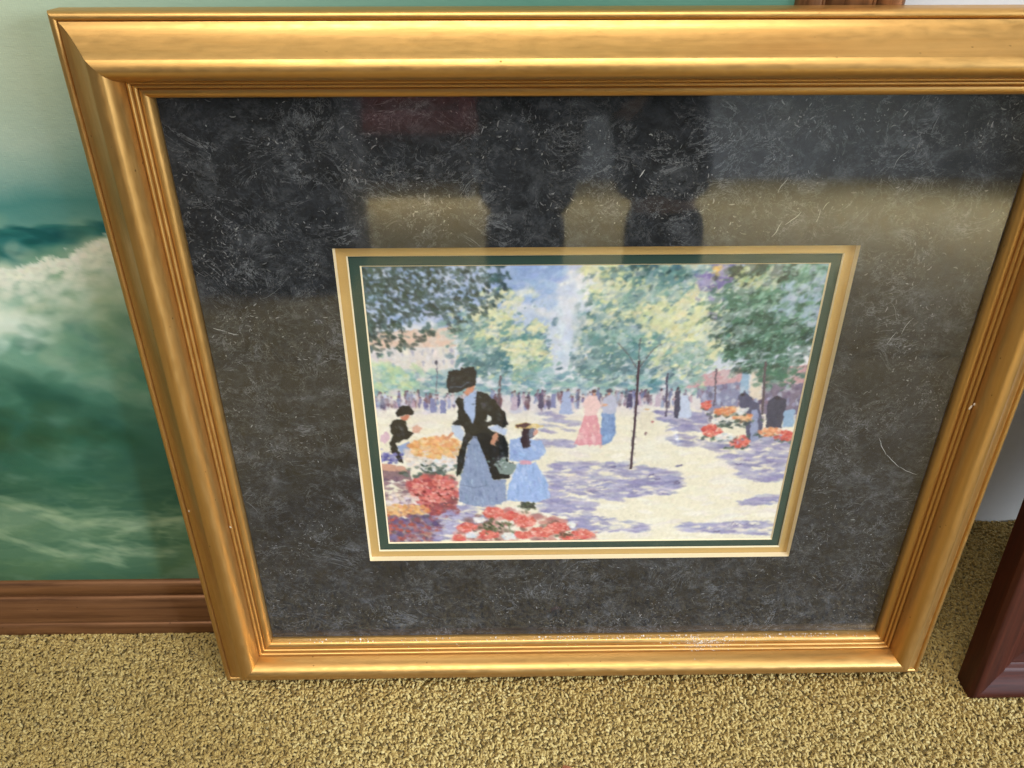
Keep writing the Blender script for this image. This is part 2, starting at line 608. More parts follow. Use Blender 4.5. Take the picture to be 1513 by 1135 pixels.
    def line(self, pts, w, col, alpha=0.9):
        for (xa, ya), (xb, yb) in zip(pts, pts[1:]):
            L = math.hypot(xb - xa, yb - ya)
            k = max(2, int(L / (w * 0.7)))
            for j in range(k + 1):
                t = j / k
                self.dab(xa + (xb - xa) * t, ya + (yb - ya) * t, w, w * 0.8, 0, self.tint(col, 8), alpha, 3)

    def sheet(self, name, x0, y1, mat, parent, z):
        """the picture as a fine grid of coloured vertices, top-left corner at (x0, y1)"""
        h, w = self.h, self.w
        X = x0 + (np.arange(w)) / (w - 1) * self.wm / 1000
        Y = y1 - (np.arange(h)) / (h - 1) * self.hm / 1000
        co = np.zeros((h, w, 3), np.float32)
        co[:, :, 0] = X[None, :]; co[:, :, 1] = Y[:, None]; co[:, :, 2] = z
        idx = np.arange(h * w).reshape(h, w)
        q = np.stack([idx[:-1, :-1], idx[1:, :-1], idx[1:, 1:], idx[:-1, 1:]], -1).reshape(-1, 4)
        me = bpy.data.meshes.new(name)
        me.vertices.add(h * w); me.vertices.foreach_set('co', co.ravel())
        me.loops.add(q.size); me.loops.foreach_set('vertex_index', q.ravel().astype(np.int32))
        me.polygons.add(len(q)); me.polygons.foreach_set('loop_start', (np.arange(len(q)) * 4).astype(np.int32))
        me.polygons.foreach_set('loop_total', np.full(len(q), 4, np.int32))
        me.update(calc_edges=True)
        at = me.color_attributes.new('paint', 'FLOAT_COLOR', 'POINT')
        s = np.clip(self.a, 0, 255) / 255.0
        l = np.where(s <= 0.04045, s / 12.92, ((s + 0.055) / 1.055) ** 2.4)
        rgba = np.ones((h * w, 4), np.float32); rgba[:, :3] = l.reshape(-1, 3)
        at.data.foreach_set('color', rgba.ravel())
        me.materials.append(mat)
        return link(bpy.data.objects.new(name, me), parent)


# ------------------------------------------------------------------ the gold framed print
SW, SH = 0.760, 0.653
LEAN = rad(10)
def leaning(origin, lean):
    u = Vector((0, math.sin(lean), math.cos(lean))); n = Vector((0, -math.cos(lean), math.sin(lean)))
    m = Matrix(((1, u.x, n.x, origin[0]), (0, u.y, n.y, origin[1]), (0, u.z, n.z, origin[2]), (0, 0, 0, 1)))
    return m

framed = empty('framed_print', 'wide gold framed park print under glass with a charcoal mat, leaning on the seascape', 'framed print',
               leaning((-0.38, -0.00719349, 0.08037912), LEAN))

GOLD_PROFILE = smooth_profile([
    (0, -7.0), None, (0, 0), None, (1.2, 2.8), (4, 4.8), (7.0, 4.6), (8.2, 3.2), None, (8.6, 5.2), (9.8, 6.6), (11.2, 6.4), (11.8, 5.6), None,
    (12.2, 8.2), (13.4, 9.6), (14.8, 9.2), (15.4, 8.2), None,
    (15.8, 13.0), (16.3, 18.0), (17.6, 22.6), (19.8, 26.8), (22.6, 29.8), (25.6, 31.0), (29.0, 30.8), (32.5, 29.5), (34.4, 28.4), None, (36.0, 26.6), (39.2, 22.6), (43.4, 17.6), (48.0, 12.6),
    (52.0, 9.0), (55.5, 6.4), (59.0, 4.8), None, (59.6, 3.0), None, (60.2, 4.6), (62.0, 6.0), (64.6, 5.4), (66.2, 3.4), (67, 0.5), None, (67, -20), None, (2, -20), None, (2, -7)], 4)
rails(SW, SH, GOLD_PROFILE, M_GOLD, framed)

ZG = -0.0045
gm = mesh_obj('glass', [(-.001, -.001, ZG), (SW + .001, -.001, ZG), (SW + .001, SH + .001, ZG), (-.001, SH + .001, ZG)], [(0, 1, 2, 3)], M_GLASS, framed)


def mat_board(name, outer, inner, z, depth, face, core, parent, bevel=0.0012):
    """card with a bevelled window; face material 0, cut core 1"""
    (ax, ay, bx, by), (cx, cy, dx, dy) = outer, inner
    vs = [(ax, ay, z), (bx, ay, z), (bx, by, z), (ax, by, z), (cx, cy, z), (dx, cy, z), (dx, dy, z), (cx, dy, z)]
    b = bevel
    vs += [(cx + b, cy + b, z - depth), (dx - b, cy + b, z - depth), (dx - b, dy - b, z - depth), (cx + b, dy - b, z - depth)]
    fs = []
    for i in range(4):
        j = (i + 1) % 4
        fs.append((i, j, 4 + j, 4 + i))
        fs.append((4 + i, 4 + j, 8 + j, 8 + i))
    o = mesh_obj(name, vs, fs, [face, core], parent)
    for i, p in enumerate(o.data.polygons):
        p.material_index = i % 2
    return o


full = (0.0005, 0.0005, SW - .0005, SH - .0005)
mat_board('charcoal_mat', full, (.1333, .1263, .6280, .5160), -.0070, .0062, M_MAT, M_CORE, framed)
mat_board('gold_mat', full, (.1440, .1352, .6175, .5058), -.0135, .0016, M_GOLDCARD, M_CORE, framed)
mat_board('green_mat', full, (.1555, .1450, .6075, .4950), -.0158, .0012, M_GREEN, M_CORE, framed, .0014)
box('backing_board', (.0022, .0022, -.0196), (SW - .0022, SH - .0022, -.0180), M_BACK, framed)

# pale fibres pressed into the charcoal paper
def fibres():
    vs, fs, cs = [], [], []
    def strip(x, y, a, L, w, curl, c, n=4):
        base = len(vs)
        for k in range(n + 1):
            t = k / n
            ww = w * (0.35 + 0.65 * math.sin(math.pi * min(1, max(0.04, t))))
            nx, ny = -math.sin(a), math.cos(a)
            for s in (-1, 1):
                vs.append((x + nx * ww * s, y + ny * ww * s, -.00685 + 0.00008 * ((base // 10) % 5) / 5)); cs.append(c)
            x += math.cos(a) * L / n; y += math.sin(a) * L / n; a += curl / n + random.uniform(-.25, .25)
        for k in range(n):
            b = base + 2 * k
            fs.append((b, b + 2, b + 3, b + 1))
    def ok(x, y, m=.004):
        return .003 < x < SW - .003 and .003 < y < SH - .003 and not (.1333 - m < x < .628 + m and .1263 - m < y < .516 + m)
    made = 0
    while made < 6500:
        x, y = random.uniform(0.003, SW - .003), random.uniform(.003, SH - .003)
        d = mnoise.noise(Vector((x * 15, y * 15, 3.1))) + 0.6 * mnoise.noise(Vector((x * 40, y * 40, 9.1)))
        if d < random.uniform(-0.15, 0.8):
            continue
        L = random.choice((.5, .7, 1, 1.3, 2.0)) * random.uniform(.0010, .0030)
        if not ok(x, y, .012):
            continue
        b = random.random() ** 3.2
        v = 0.03 + 0.20 * b
        c = (v, v * random.uniform(.97, 1.0), v * random.uniform(.97, 1.06), 1)
        strip(x, y, random.uniform(0, 6.283), L, random.uniform(.00022, .00075), random.uniform(-1.6, 1.6), c)
        made += 1
    made = 0
    while made < 30:                                   # longer wisps
        x, y = random.uniform(0.01, SW - .01), random.uniform(.01, SH - .01)
        L = random.uniform(.008, .026)
        if not ok(x, y, .03):
            continue
        v = random.uniform(.07, .22)
        strip(x, y, random.gauss(0.75, 0.9), L, random.uniform(.00014, .00028), random.uniform(-1.4, 1.4), (v, v, v * 1.02, 1), 8)
        made += 1
    for (pts, w, v) in [([(0.0076,0.4342),(0.0188,0.4303),(0.0303,0.4243)],0.0004,0.34),([(0.7618,0.3014),(0.7015,0.2771),(0.7015,0.2771)],0.0003,0.05),([(0.6966,0.2951),(0.7098,0.2734),(0.7288,0.2566),(0.7488,0.2433)],0.00035,0.36),([(0.6973,0.4395),(0.6841,0.4246),(0.6772,0.411)],0.0003,0.3),([(0.5424,0.5249),(0.5531,0.5366),(0.5668,0.5475)],0.0004,0.3),([(0.5811,0.5377),(0.5855,0.5506),(0.5875,0.5595)],0.0003,0.26),([(0.5485,0.5809),(0.5417,0.5667)],0.0004,0.26),([(0.4148,0.5816),(0.4184,0.5889)],0.0005,0.4)]:
        for (xa, ya), (xb, yb) in zip(pts, pts[1:]):
            L = math.hypot(xb - xa, yb - ya)
            if L > 0.0005:
                strip(xa, ya, math.atan2(yb - ya, xb - xa), L, w, 0, (v, v, v, 1), 5)
    o = mesh_obj('paper_fibre', vs, fs, M_FIBRE, framed)
    at = o.data.color_attributes.new('paint', 'FLOAT_COLOR', 'POINT')
    at.data.foreach_set('color', np.array(cs, np.float32).ravel())
    o['kind'] = 'stuff'
    return o


fibres()

# dust and paint crumbs lying on the lower rail
def dust():
    bm = bmesh.new()
    def crumb(x, y, z, s):
        m = Matrix.Translation((x, y, z)) @ Euler((random.uniform(0, 6), random.uniform(0, 6), random.uniform(0, 6))).to_matrix().to_4x4() @ Matrix.Diagonal((s, s * random.uniform(.5, 1), s * random.uniform(.3, .7), 1))
        bmesh.ops.create_icosphere(bm, subdivisions=1, radius=1.0, matrix=m)
    # z of the rail's face at a given outward distance
    def zat(s):
        best = GOLD_PROFILE[0][1]
        for (a, za), (b, zb) in zip(GOLD_PROFILE, GOLD_PROFILE[1:]):
            if a <= s <= b and b > a:
                best = za + (zb - za) * (s - a) / (b - a)
                break
        return best
    for _ in range(900):                                # line of dust along the lip
        x = random.uniform(0.02, SW - 0.01)
        dens = 0.35 + 0.65 * (0.30 < x < 0.70)
        if mnoise.noise(Vector((x * 24, 1, 2))) < random.uniform(-.7, .5) or random.random() > dens:
            continue
        s = random.uniform(-0.0004, 0.0007)
        crumb(x, -max(s, 0) + (0.0006 if s < 0 else 0), (zat(max(s, 0.0001)) if s > 0 else -0.002) + 0.0003, random.choice((.0005, .0006, .0009, .0013)) * random.uniform(.6, 1.2))
    for _ in range(420):                                # the crumbled patch right of the middle
        x = random.choice((random.gauss(0.545, 0.014), random.gauss(0.552, 0.03), random.gauss(0.535, 0.008)))
        s = abs(random.gauss(0.005, 0.0060))
        if s > 0.018: continue
        crumb(x, -s, zat(s) + 0.0002, random.choice((.0004, .0005, .0007, .0010)) * random.uniform(.6, 1.2))
    for _ in range(70):                                 # stray crumbs
        x = random.uniform(0.1, 0.72); s = random.uniform(0.002, 0.016)
        crumb(x, -s, zat(s) + .0002, random.uniform(.0003, .0007))
    o = bm_obj('dust_crumbs', bm, M_DUST, framed)
    o['kind'] = 'stuff'
    # two chips on the side rails
    bm = bmesh.new()
    for (x, y, z, s) in ((SW + .0125, 0.345, 0.0105, .0030), (SW + .0150, 0.349, 0.0110, .0020), (-.0565, 0.215, .0062, .0017), (-.0135, 0.195, .0100, .0016)):
        m = Matrix.Translation((x, y, z)) @ Euler((0.3, 0.2, random.uniform(0, 6))).to_matrix().to_4x4() @ Matrix.Diagonal((s, s * .55, .0006, 1))
        bmesh.ops.create_icosphere(bm, subdivisions=2, radius=1.0, matrix=m)
    o = bm_obj('paint_chips', bm, M_DUST, framed)
    o['kind'] = 'stuff'


dust()

# ---- the print: an impressionist park with a flower market (millimetres from its top-left corner)
p = Paint(465, 364, 1.6)
p.rows([(0, (150, 178, 228)), (60, (185, 205, 236)), (130, (222, 228, 240)), (170, (232, 226, 226)), (190, (244, 238, 216)), (364, (243, 236, 212))])
cl = p.fbm(90, 45, 5)
m = np.clip((cl - 0.47) * 5, 0, 1); m[int(150 * p.res):] = 0
p.blend(m * 0.8, (240, 240, 246))
p.cluster((206.6,24.5), 34, 26, 110, 9, [(236, 238, 246), (244, 243, 246), (214, 224, 242)], 0, 1.8)
p.cluster((160.6,17.1), 22, 20, 60, 8, [(150, 180, 230), (170, 195, 235)], 0.4, 1.8)
p.cluster((61.5,41.3), 60, 30, 100, 8, [(165, 188, 232), (190, 206, 238), (140, 170, 220)], 0.4, 1.8)
# building on the left, distant trees
p.poly([(1.8,85.6),(94.4,80.2),(91.8,150.2),(-4.9,155.9)], (232, 226, 224))
p.poly([(2.4,79.4),(94.6,74.2),(95.2,95.6),(0.6,97.9)], (234, 206, 190))
for k in range(9):
    for r in range(2):
        w0 = [(9.5,105.8),(19.9,105.1),(30.2,104.4),(40.6,103.7),(50.9,103.0),(61.3,102.4),(71.6,101.7),(82.0,101.0),(90.9,100.3)][k]
        p.dab(w0[0], w0[1] + r * 13, 1.9, 4.0, 0, (176, 178, 204), .75, 3)
p.fill([(0.6,97.9),(93.8,95.6),(92.0,146.1),(-3.9,145.1)], 90, 3.4, [(240, 234, 226), (222, 218, 226), (236, 226, 214)], 1.5, 1.8)
p.fill([(-1.9,124.8),(364.2,124.2),(368.1,154.7),(-4.6,152.6)], 420, 3.6, [(128, 176, 184), (150, 190, 190), (108, 152, 170), (176, 205, 190)], 0, 1.7, alpha=.75)
p.fill([(-2.3,128.8),(330.6,137.7),(332.7,157.7),(-4.9,155.9)], 150, 2.4, [(100, 140, 165), (126, 160, 180)], 0, 1.8, alpha=.6)
p.cluster((24.5,133.1), 24, 18, 170, 3.2, [(200, 224, 188), (176, 208, 178), (214, 228, 184), (156, 200, 196)], 0.5, 1.5)
# crowd along the horizon
p.fill([(2.2,147.7),(459.9,147.3),(465.2,176.0),(-0.7,179.7)], 120, 3.0, [(226, 220, 226), (240, 232, 220), (206, 208, 226)], 0, 2.2)
crowd = [(6.1,159.4),(462.1,159.0)]
for i in range(340):
    t = random.random()
    x = crowd[0][0] + (crowd[1][0] - crowd[0][0]) * t
    y = crowd[0][1] + (crowd[1][1] - crowd[0][1]) * t + random.uniform(-5, 9)
    hgt = random.uniform(4.0, 9.5)
    c = random.choice([(120, 118, 165), (96, 92, 125), (150, 130, 150), (205, 180, 195), (180, 192, 225), (222, 205, 205), (128, 96, 110), (140, 150, 195)])
    p.dab(x, y, 2.2, hgt, random.uniform(-.08, .08), p.tint(c, 14), .85, 2.4)
    p.dab(x, y - hgt * .86, 1.5, 1.5, 0, p.tint((110, 84, 96), 18), .8, 2)
# sun-flecked ground
p.fill([(0.1,171.2),(471.5,171.0),(466.9,358.9),(3.2,354.4)], 520, 4.2, [(247, 243, 230), (251, 247, 234), (240, 234, 226), (246, 240, 220)], 0, 3.6, jit=5)
SH1 = [(168, 167, 202), (156, 155, 194), (182, 180, 208), (144, 142, 184), (192, 190, 212)]
for pts, n in [([(200.6,241.8),(281.7,242.7),(336.1,259.3),(342.6,278.5),(308.1,287.8),(266.3,297.0),(200.1,280.6)],300),([(183.6,209.8),(220.5,213.7),(220.8,221.0),(183.8,220.5)],26),([(382.1,233.7),(455.7,225.5),(456.7,275.1),(412.9,265.0)],150),([(212.7,312.2),(312.0,332.8),(301.1,345.0),(249.4,344.3),(213.5,336.6)],100),([(335.8,333.1),(453.7,327.6),(453.4,350.3),(352.6,342.7)],120),([(302.1,176.0),(360.3,178.4),(355.7,201.0),(330.1,201.6)],90),([(361.5,218.0),(455.9,205.7),(456.2,228.2),(377.9,230.0)],70),([(185.0,291.1),(246.7,291.9),(240.2,316.6),(185.4,310.9)],70),([(409.8,296.9),(454.9,287.7),(456.2,304.4),(418.6,304.0)],36),([(290.8,263.5),(336.5,264.0),(331.3,288.0),(284.8,285.5)],60),([(183.0,176.5),(218.9,173.5),(220.1,203.0),(183.5,202.6)],20),([(330.4,204.3),(360.9,213.5),(354.6,222.5),(316.9,217.5)],18),([(69.1,304.3),(123.4,295.2),(142.5,315.3),(75.1,345.0)],80),([(191.8,248.2),(206.8,248.3),(208.9,316.2),(193.3,316.0)],40)]:
    p.fill(pts, n, 2.3, SH1, 0.05, 4.2, jit=9, alpha=.8)
for pts, n in [([(206.8,248.3),(336.1,259.3),(324.0,292.8),(200.2,281.5)],26),([(216.7,316.3),(304.1,332.7),(265.3,344.6)],10),([(343.8,334.3),(450.4,331.6),(449.1,348.2)],12),([(390.0,236.6),(452.4,228.2),(451.2,265.4)],14)]:
    p.fill(pts, n, 2.2, [(246, 240, 218), (236, 230, 222)], 0, 3.2, jit=4, alpha=.9)
# awnings and stalls at the right
p.poly([(331.6,147.6),(350.8,129.8),(392.0,122.1),(391.5,138.3),(374.2,146.4)], (212, 172, 180))
p.poly([(413.5,124.7),(465.3,119.6),(466.1,142.4),(416.5,143.5)], (208, 168, 176))
p.poly([(345.7,146.1),(391.1,140.0),(392.4,174.4),(356.5,176.6)], (150, 154, 186))
p.poly([(416.5,143.5),(466.1,142.4),(466.2,181.2),(418.8,180.7)], (140, 130, 152))
p.fill([(345.7,146.1),(466.1,142.4),(464.6,192.5),(357.7,187.0)], 170, 2.3, [(140, 136, 168), (120, 110, 140), (176, 182, 214), (160, 132, 150), (196, 200, 222), (100, 96, 126)], 1.4, 1.7)
p.poly([(389.6,125.3),(397.7,122.9),(400.0,157.5),(391.5,158.3)], (160, 190, 218))
p.poly([(399.1,123.0),(411.8,123.1),(415.1,161.9),(401.9,160.1)], (234, 222, 206))


def crown(c, rx, ry, n, size, cols, lean=-0.5):
    """foliage: clumps of strokes, light on top and right, gaps left between"""
    clumps = [(c[0] + random.gauss(0, rx * .5), c[1] + random.gauss(0, ry * .5)) for _ in range(26)]
    for k, (cx, cy) in enumerate(clumps):
        tone = cols[min(len(cols) - 1, max(0, int((cy - c[1] + ry) / (2 * ry) * len(cols) + random.uniform(-1.2, 1.2))))]
        for _ in range(n // 26):
            s = size * random.uniform(.6, 1.5)
            p.dab(cx + random.gauss(0, rx * .22), cy + random.gauss(0, ry * .17), s * 1.9, s, lean + random.uniform(-.8, .8), p.tint(tone if random.random() < .72 else random.choice(cols), 15), random.uniform(.5, .9))


YG = [(232, 232, 192), (220, 226, 184), (200, 216, 188)]
TE = [(150, 184, 178), (120, 160, 164), (98, 136, 146), (86, 118, 128)]
crown((145.9,93.0), 46, 40, 1500, 2.5, [YG[0], YG[1], TE[0], TE[1], TE[2], TE[2]])
crown((171.4,106.5), 20, 22, 360, 2.4, [YG[0], YG[1], YG[2], TE[0]])
crown((116.8,108.4), 20, 20, 300, 2.4, [TE[0], TE[1], TE[2]])
crown((292.7,69.0), 64, 58, 2500, 2.8, [YG[1], TE[0], YG[0], TE[1], YG[1], TE[2], TE[3]])
crown((338.1,80.8), 34, 44, 700, 2.8, [YG[0], YG[0], YG[1], TE[0]])
crown((254.2,103.3), 40, 26, 520, 2.5, [TE[0], TE[1], TE[2]])
crown((281.6,18.0), 32, 14, 320, 2.5, [TE[2], (76, 104, 108), TE[1], YG[1]])
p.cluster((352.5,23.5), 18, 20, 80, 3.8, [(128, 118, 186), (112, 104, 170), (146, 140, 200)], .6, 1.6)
DG = [(136, 180, 160), (92, 138, 122), (72, 112, 100), (56, 88, 84), (80, 122, 110)]
crown((415.8,55.1), 58, 62, 2400, 2.5, DG)
crown((436.1,37.0), 24, 40, 600, 2.5, [DG[0], DG[1], (170, 190, 214), DG[2]])
crown((400.9,89.0), 36, 30, 500, 2.4, [DG[1], DG[2], DG[3]])
crown((381.6,15.2), 24, 16, 260, 2.3, [(74, 92, 84), (60, 78, 76), (196, 206, 160)])
p.cluster((349.8,12.8), 3.5, 4.5, 14, 2.6, [(240, 200, 120), (246, 210, 140)], 0, 1.2)  # orange glint off the glass, painted into the print as a sun
# sprinkle of light through the crowns, then the softness of a halftone print
for pts, n, cols in [([(87.9,41.5),(180.5,35.0),(202.9,118.7),(98.0,133.8)],240,'a'),([(219.2,14.0),(369.8,15.1),(387.0,136.6),(217.4,135.0)],560,'a'),([(363.2,15.1),(450.8,10.1),(462.8,125.2),(385.9,128.5)],380,'b'),([(11.7,9.0),(141.1,7.9),(100.6,56.3),(7.9,85.6)],160,'c')]:
    p.fill(pts, n, 1.3, dict(a=[(238, 238, 206), (214, 226, 226), (122, 150, 158), (196, 214, 224), (232, 234, 190), (104, 134, 146)], b=[(156, 196, 180), (70, 98, 98), (110, 152, 140), (180, 206, 206)], c=[(190, 208, 240), (90, 112, 116)])[cols], -.5, 2.0, alpha=.7, dang=.7)
sky = p.fbm(12, 9, 77, 4)
p.blend(np.clip((sky - .55) * 5, 0, .35) * (np.arange(p.h)[:, None] < 165 * p.res), (226, 232, 240))
p.cluster((190.2,24.4), 20, 17, 70, 5, [(236, 238, 246), (244, 243, 246), (204, 217, 242), (178, 198, 238)], -.4, 1.9, alpha=.8)
p.cluster((163.9,17.1), 30, 14, 90, 5, [(160, 186, 234), (182, 203, 240)], -.2, 2.2, alpha=.75)
p.cluster((205.5,72.1), 9, 30, 80, 4.5, [(206, 220, 242), (226, 232, 244)], 1.2, 1.9, alpha=.6)
# dark overhanging leaves, top left
dk = [(62, 84, 84), (52, 70, 74), (78, 100, 100), (70, 92, 84), (92, 118, 124)]
p.fill([(4.6,2.1),(141.2,3.0),(148.9,17.0),(117.7,41.8),(80.4,59.8),(46.8,63.3),(18.1,85.7),(-3.0,93.2)], 620, 2.1, dk, .6, 2.0, alpha=.85, dang=.9)
p.fill([(4.6,2.1),(83.1,2.6),(74.7,41.4),(34.0,55.7),(-2.6,89.4)], 420, 2.0, dk, .6, 1.9, alpha=.85, dang=.9)
p.fill([(20.0,63.0),(74.1,52.4),(72.4,86.2),(43.9,105.3),(5.8,108.9)], 110, 1.9, dk, .6, 1.9, alpha=.9, dang=.9)
p.fill([(81.3,41.5),(154.1,13.5),(140.8,45.6),(106.6,78.8),(86.3,78.6)], 110, 1.9, dk, .6, 2.1, alpha=.85, dang=.9)
p.fill([(8.8,5.5),(128.2,5.0),(114.5,34.5),(47.0,59.5),(10.0,63.0)], 120, 1.6, [(178, 200, 240), (196, 212, 244), (156, 182, 230)], .6, 1.6, alpha=.9, dang=.9)
# trunks
p.line([(282.1,115.4),(283.5,169.0),(283.8,251.1)], 1.5, (92, 76, 84))
p.line([(412.9,116.7),(419.5,180.7)], 1.6, (104, 92, 104))
p.line([(362.8,124.2),(366.5,169.9)], 1.0, (112, 100, 116))
p.line([(312.8,129.4),(316.5,182.2)], 1.3, (100, 90, 110))
p.line([(139.4,130.2),(137.6,171.7)], 1.4, (112, 96, 104))
p.line([(75.0,117.5),(72.7,150.0)], .8, (120, 120, 140))
p.dab(*(74.4,114.3), 2.0, 3.0, 0, (90, 90, 110))
# strolling couple and other small figures
p.poly([(228.5,178.7),(241.6,178.8),(248.7,203.4),(249.6,218.6),(219.2,218.2),(225.7,196.1)], (232, 168, 178))
p.fill([(228.5,178.7),(241.6,178.8),(248.7,203.4),(249.6,218.6),(220.7,218.2),(225.7,196.1)], 40, 1.8, [(240, 192, 196), (224, 150, 164), (246, 210, 208)], 1.5, 2.6)
p.poly([(226.6,166.7),(232.4,154.1),(241.8,155.9),(246.1,168.6),(240.2,180.5),(229.3,180.4)], (242, 210, 208))
p.dab(*(237.9,150.0), 3.4, 2.6, 0, (104, 78, 84)); p.dab(*(238.1,154.2), 2.0, 2.2, 0, (214, 160, 140))
p.poly([(247.9,176.3),(260.9,176.5),(264.1,203.5),(260.4,214.2),(250.4,219.5),(247.1,199.8)], (140, 168, 212))
p.fill([(247.9,176.3),(260.9,176.5),(263.4,203.5),(250.3,218.6)], 24, 1.6, [(160, 188, 226), (120, 148, 196)], 1.5, 2.8)
p.poly([(246.8,168.6),(250.3,155.2),(259.6,155.3),(263.3,168.8),(260.3,178.2),(248.8,178.1)], (196, 200, 222))
p.dab(*(253.6,150.2), 4.2, 2.4, 0, (96, 88, 106)); p.dab(*(253.8,153.5), 2.0, 2.2, 0, (206, 154, 136))
p.dab(*(250.3,167.0), 4.0, 2.6, 0, (226, 178, 150))
p.poly([(330.9,154.3),(338.3,156.9),(343.6,184.2),(326.2,184.9)], (204, 216, 240)); p.dab(*(334.1,151.0), 2.2, 2.6, 0, (150, 140, 160))
p.poly([(322.9,152.6),(328.2,149.3),(330.5,185.0),(325.3,183.2)], (84, 84, 110)); p.dab(*(325.9,147.6), 1.9, 2.4, 0, (80, 74, 96))
p.poly([(289.2,176.8),(302.9,176.9),(304.3,200.4),(289.5,198.5)], (238, 230, 210)); p.dab(*(295.4,173.4), 3.6, 1.6, 0, (226, 190, 140)); p.dab(*(296.6,204.8), 1.6, 2.6, 0, (130, 104, 110))
p.dab(*(303.3,189.0), 2.2, 1.6, 0, (200, 140, 140))
p.poly([(205.2,149.7),(212.3,149.8),(216.3,178.6),(201.8,178.4)], (176, 190, 226))
for q in [(305.8,160.8),(275.8,162.1),(154.2,163.4),(182.7,162.0),(195.6,161.3),(79.0,166.9),(68.4,165.1)]:
    p.poly([(q[0] - 2.2, q[1] - 8), (q[0] + 2.2, q[1] - 8), (q[0] + 3.4, q[1] + 9), (q[0] - 3.4, q[1] + 9)], random.choice([(96, 92, 122), (140, 146, 190), (206, 190, 206)]))
# flower sellers at the right
p.poly([(390.0,157.4),(396.3,151.6),(406.4,161.8),(414.4,167.0),(422.7,196.4),(420.3,214.2),(409.2,214.1),(399.5,183.1)], (98, 100, 128))
p.dab(*(394.8,155.8), 3.2, 2.6, 0, (64, 58, 74))
p.poly([(406.9,174.6),(414.2,174.6),(420.3,214.2),(411.7,215.9)], (160, 170, 204))
p.poly([(422.6,163.6),(430.2,157.8),(442.5,162.2),(442.8,181.0),(442.9,198.4),(425.9,198.2)], (84, 86, 106))
p.dab(*(432.8,160.4), 5.0, 2.8, 0, (70, 66, 82))
p.poly([(441.9,175.8),(453.3,174.2),(455.8,196.8),(444.3,198.4)], (160, 190, 220))
FL = dict(r=[(220, 96, 92), (232, 130, 118), (206, 80, 84), (240, 160, 144)], o=[(238, 176, 130), (228, 140, 104), (246, 204, 164)], w=[(240, 238, 236), (214, 226, 232), (246, 236, 226)])
for q, rx, ry, k in [((381.8,176.0),13,6,'o'),((399.0,184.8),11,5,'o'),((368.3,201.1),11,8,'r'),((399.8,215.8),11,8,'r'),((384.1,209.3),10,5,'w'),((431.2,203.6),12,5.5,'o'),((447.6,209.1),10,7,'r'),((378.4,189.0),12,4,'w'),((358.3,168.1),5,5,'r'),((397.0,176.2),6,4,'w')]:
    p.cluster((q[0], q[1] + ry * .9), rx, ry * .5, 14, 1.8, [(84, 110, 100), (70, 92, 92), (100, 124, 120)], 0, 1.6)
    p.cluster(q, rx, ry, int(rx * ry * .75) + 16, 1.9, FL[k], 0, 1.3, even=True)
p.fill([(371.1,188.9),(407.4,187.5),(406.8,198.0),(377.4,197.7)], 30, 1.6, [(72, 88, 90), (96, 116, 110)], 0, 2.2)
# pigeons
for q in [(263.3,249.0),(307.3,260.8),(313.9,266.6),(337.2,248.0),(337.4,272.6),(335.7,270.7),(402.7,246.9),(391.0,344.2)]:
    p.dab(q[0], q[1], 4.6, 1.5, random.uniform(-.4, .3), (128, 124, 158), .9); p.dab(q[0] + 3, q[1] - 1.2, 1.6, 1.2, 0, (110, 104, 138), .9)
# the seated flower seller
p.poly([(9.5,203.4),(18.0,198.2),(20.2,207.0),(14.4,215.0),(9.0,210.5)], (226, 194, 208))
p.poly([(26.7,217.8),(40.3,212.6),(41.0,225.2),(31.7,230.6)], (156, 174, 214))
p.poly([(20.0,191.2),(29.3,182.6),(37.8,184.4),(40.6,197.5),(46.1,202.0),(39.1,208.1),(24.0,214.2),(27.3,219.6),(32.4,241.6),(26.8,236.9),(20.1,226.8),(18.9,214.2),(23.4,203.5)], (48, 48, 48))
p.poly([(33.1,179.2),(44.0,177.6),(40.7,185.3),(34.2,184.4)], (206, 136, 112))
p.poly([(28.4,175.7),(32.6,166.4),(43.4,165.7),(48.6,173.4),(46.2,177.6),(35.4,178.4),(30.3,179.2)], (46, 46, 50))
p.poly([(44.5,193.2),(50.5,189.8),(54.5,195.1),(51.2,202.1),(45.4,201.1)], (228, 184, 164))
p.cluster((15.2,233.1), 9, 6, 46, 2.0, [(108, 108, 182), (92, 92, 160), (150, 150, 206)], 0, 1.5)
p.poly([(6.3,242.2),(38.6,250.0),(39.2,263.2),(5.9,264.7)], (150, 124, 130)); p.poly([(6.4,240.4),(33.0,244.4),(35.4,252.8),(6.3,250.6)], (216, 170, 150))
p.fill([(5.2,255.3),(42.5,259.5),(46.8,289.3),(3.9,288.7)], 60, 2.4, [(150, 120, 130), (122, 100, 120), (172, 140, 146)], 0, 2.2)
# flower banks on the left
p.fill([(36.0,267.0),(63.9,254.1),(84.6,261.9),(92.9,285.0),(86.0,306.5),(60.8,314.2),(38.5,299.0)], 120, 4.6, [(196, 104, 104), (176, 92, 98), (150, 84, 88)], .3, 1.4)
p.fill([(4.7,288.7),(50.6,289.3),(71.9,326.5),(66.7,355.3),(2.9,358.6)], 140, 4.6, [(150, 128, 150), (186, 150, 132), (128, 112, 140)], .2, 1.5)
p.cluster((65.8,230.1), 30, 20, 80, 4.6, [(236, 214, 192), (228, 220, 216), (200, 190, 180)], .2, 1.5, even=True)
p.cluster((63.8,256.0), 30, 8, 60, 2.4, [(70, 92, 84), (90, 112, 100), (110, 124, 120)], .3, 1.6)
p.cluster((66.9,239.2), 32, 13, 200, 2.3, [(242, 238, 236), (232, 224, 222), (226, 232, 240), (246, 232, 214)], .2, 1.5, even=True)
p.cluster((65.7,248.5), 22, 6, 34, 1.8, [(66, 84, 78), (96, 116, 110)], .3, 1.6)
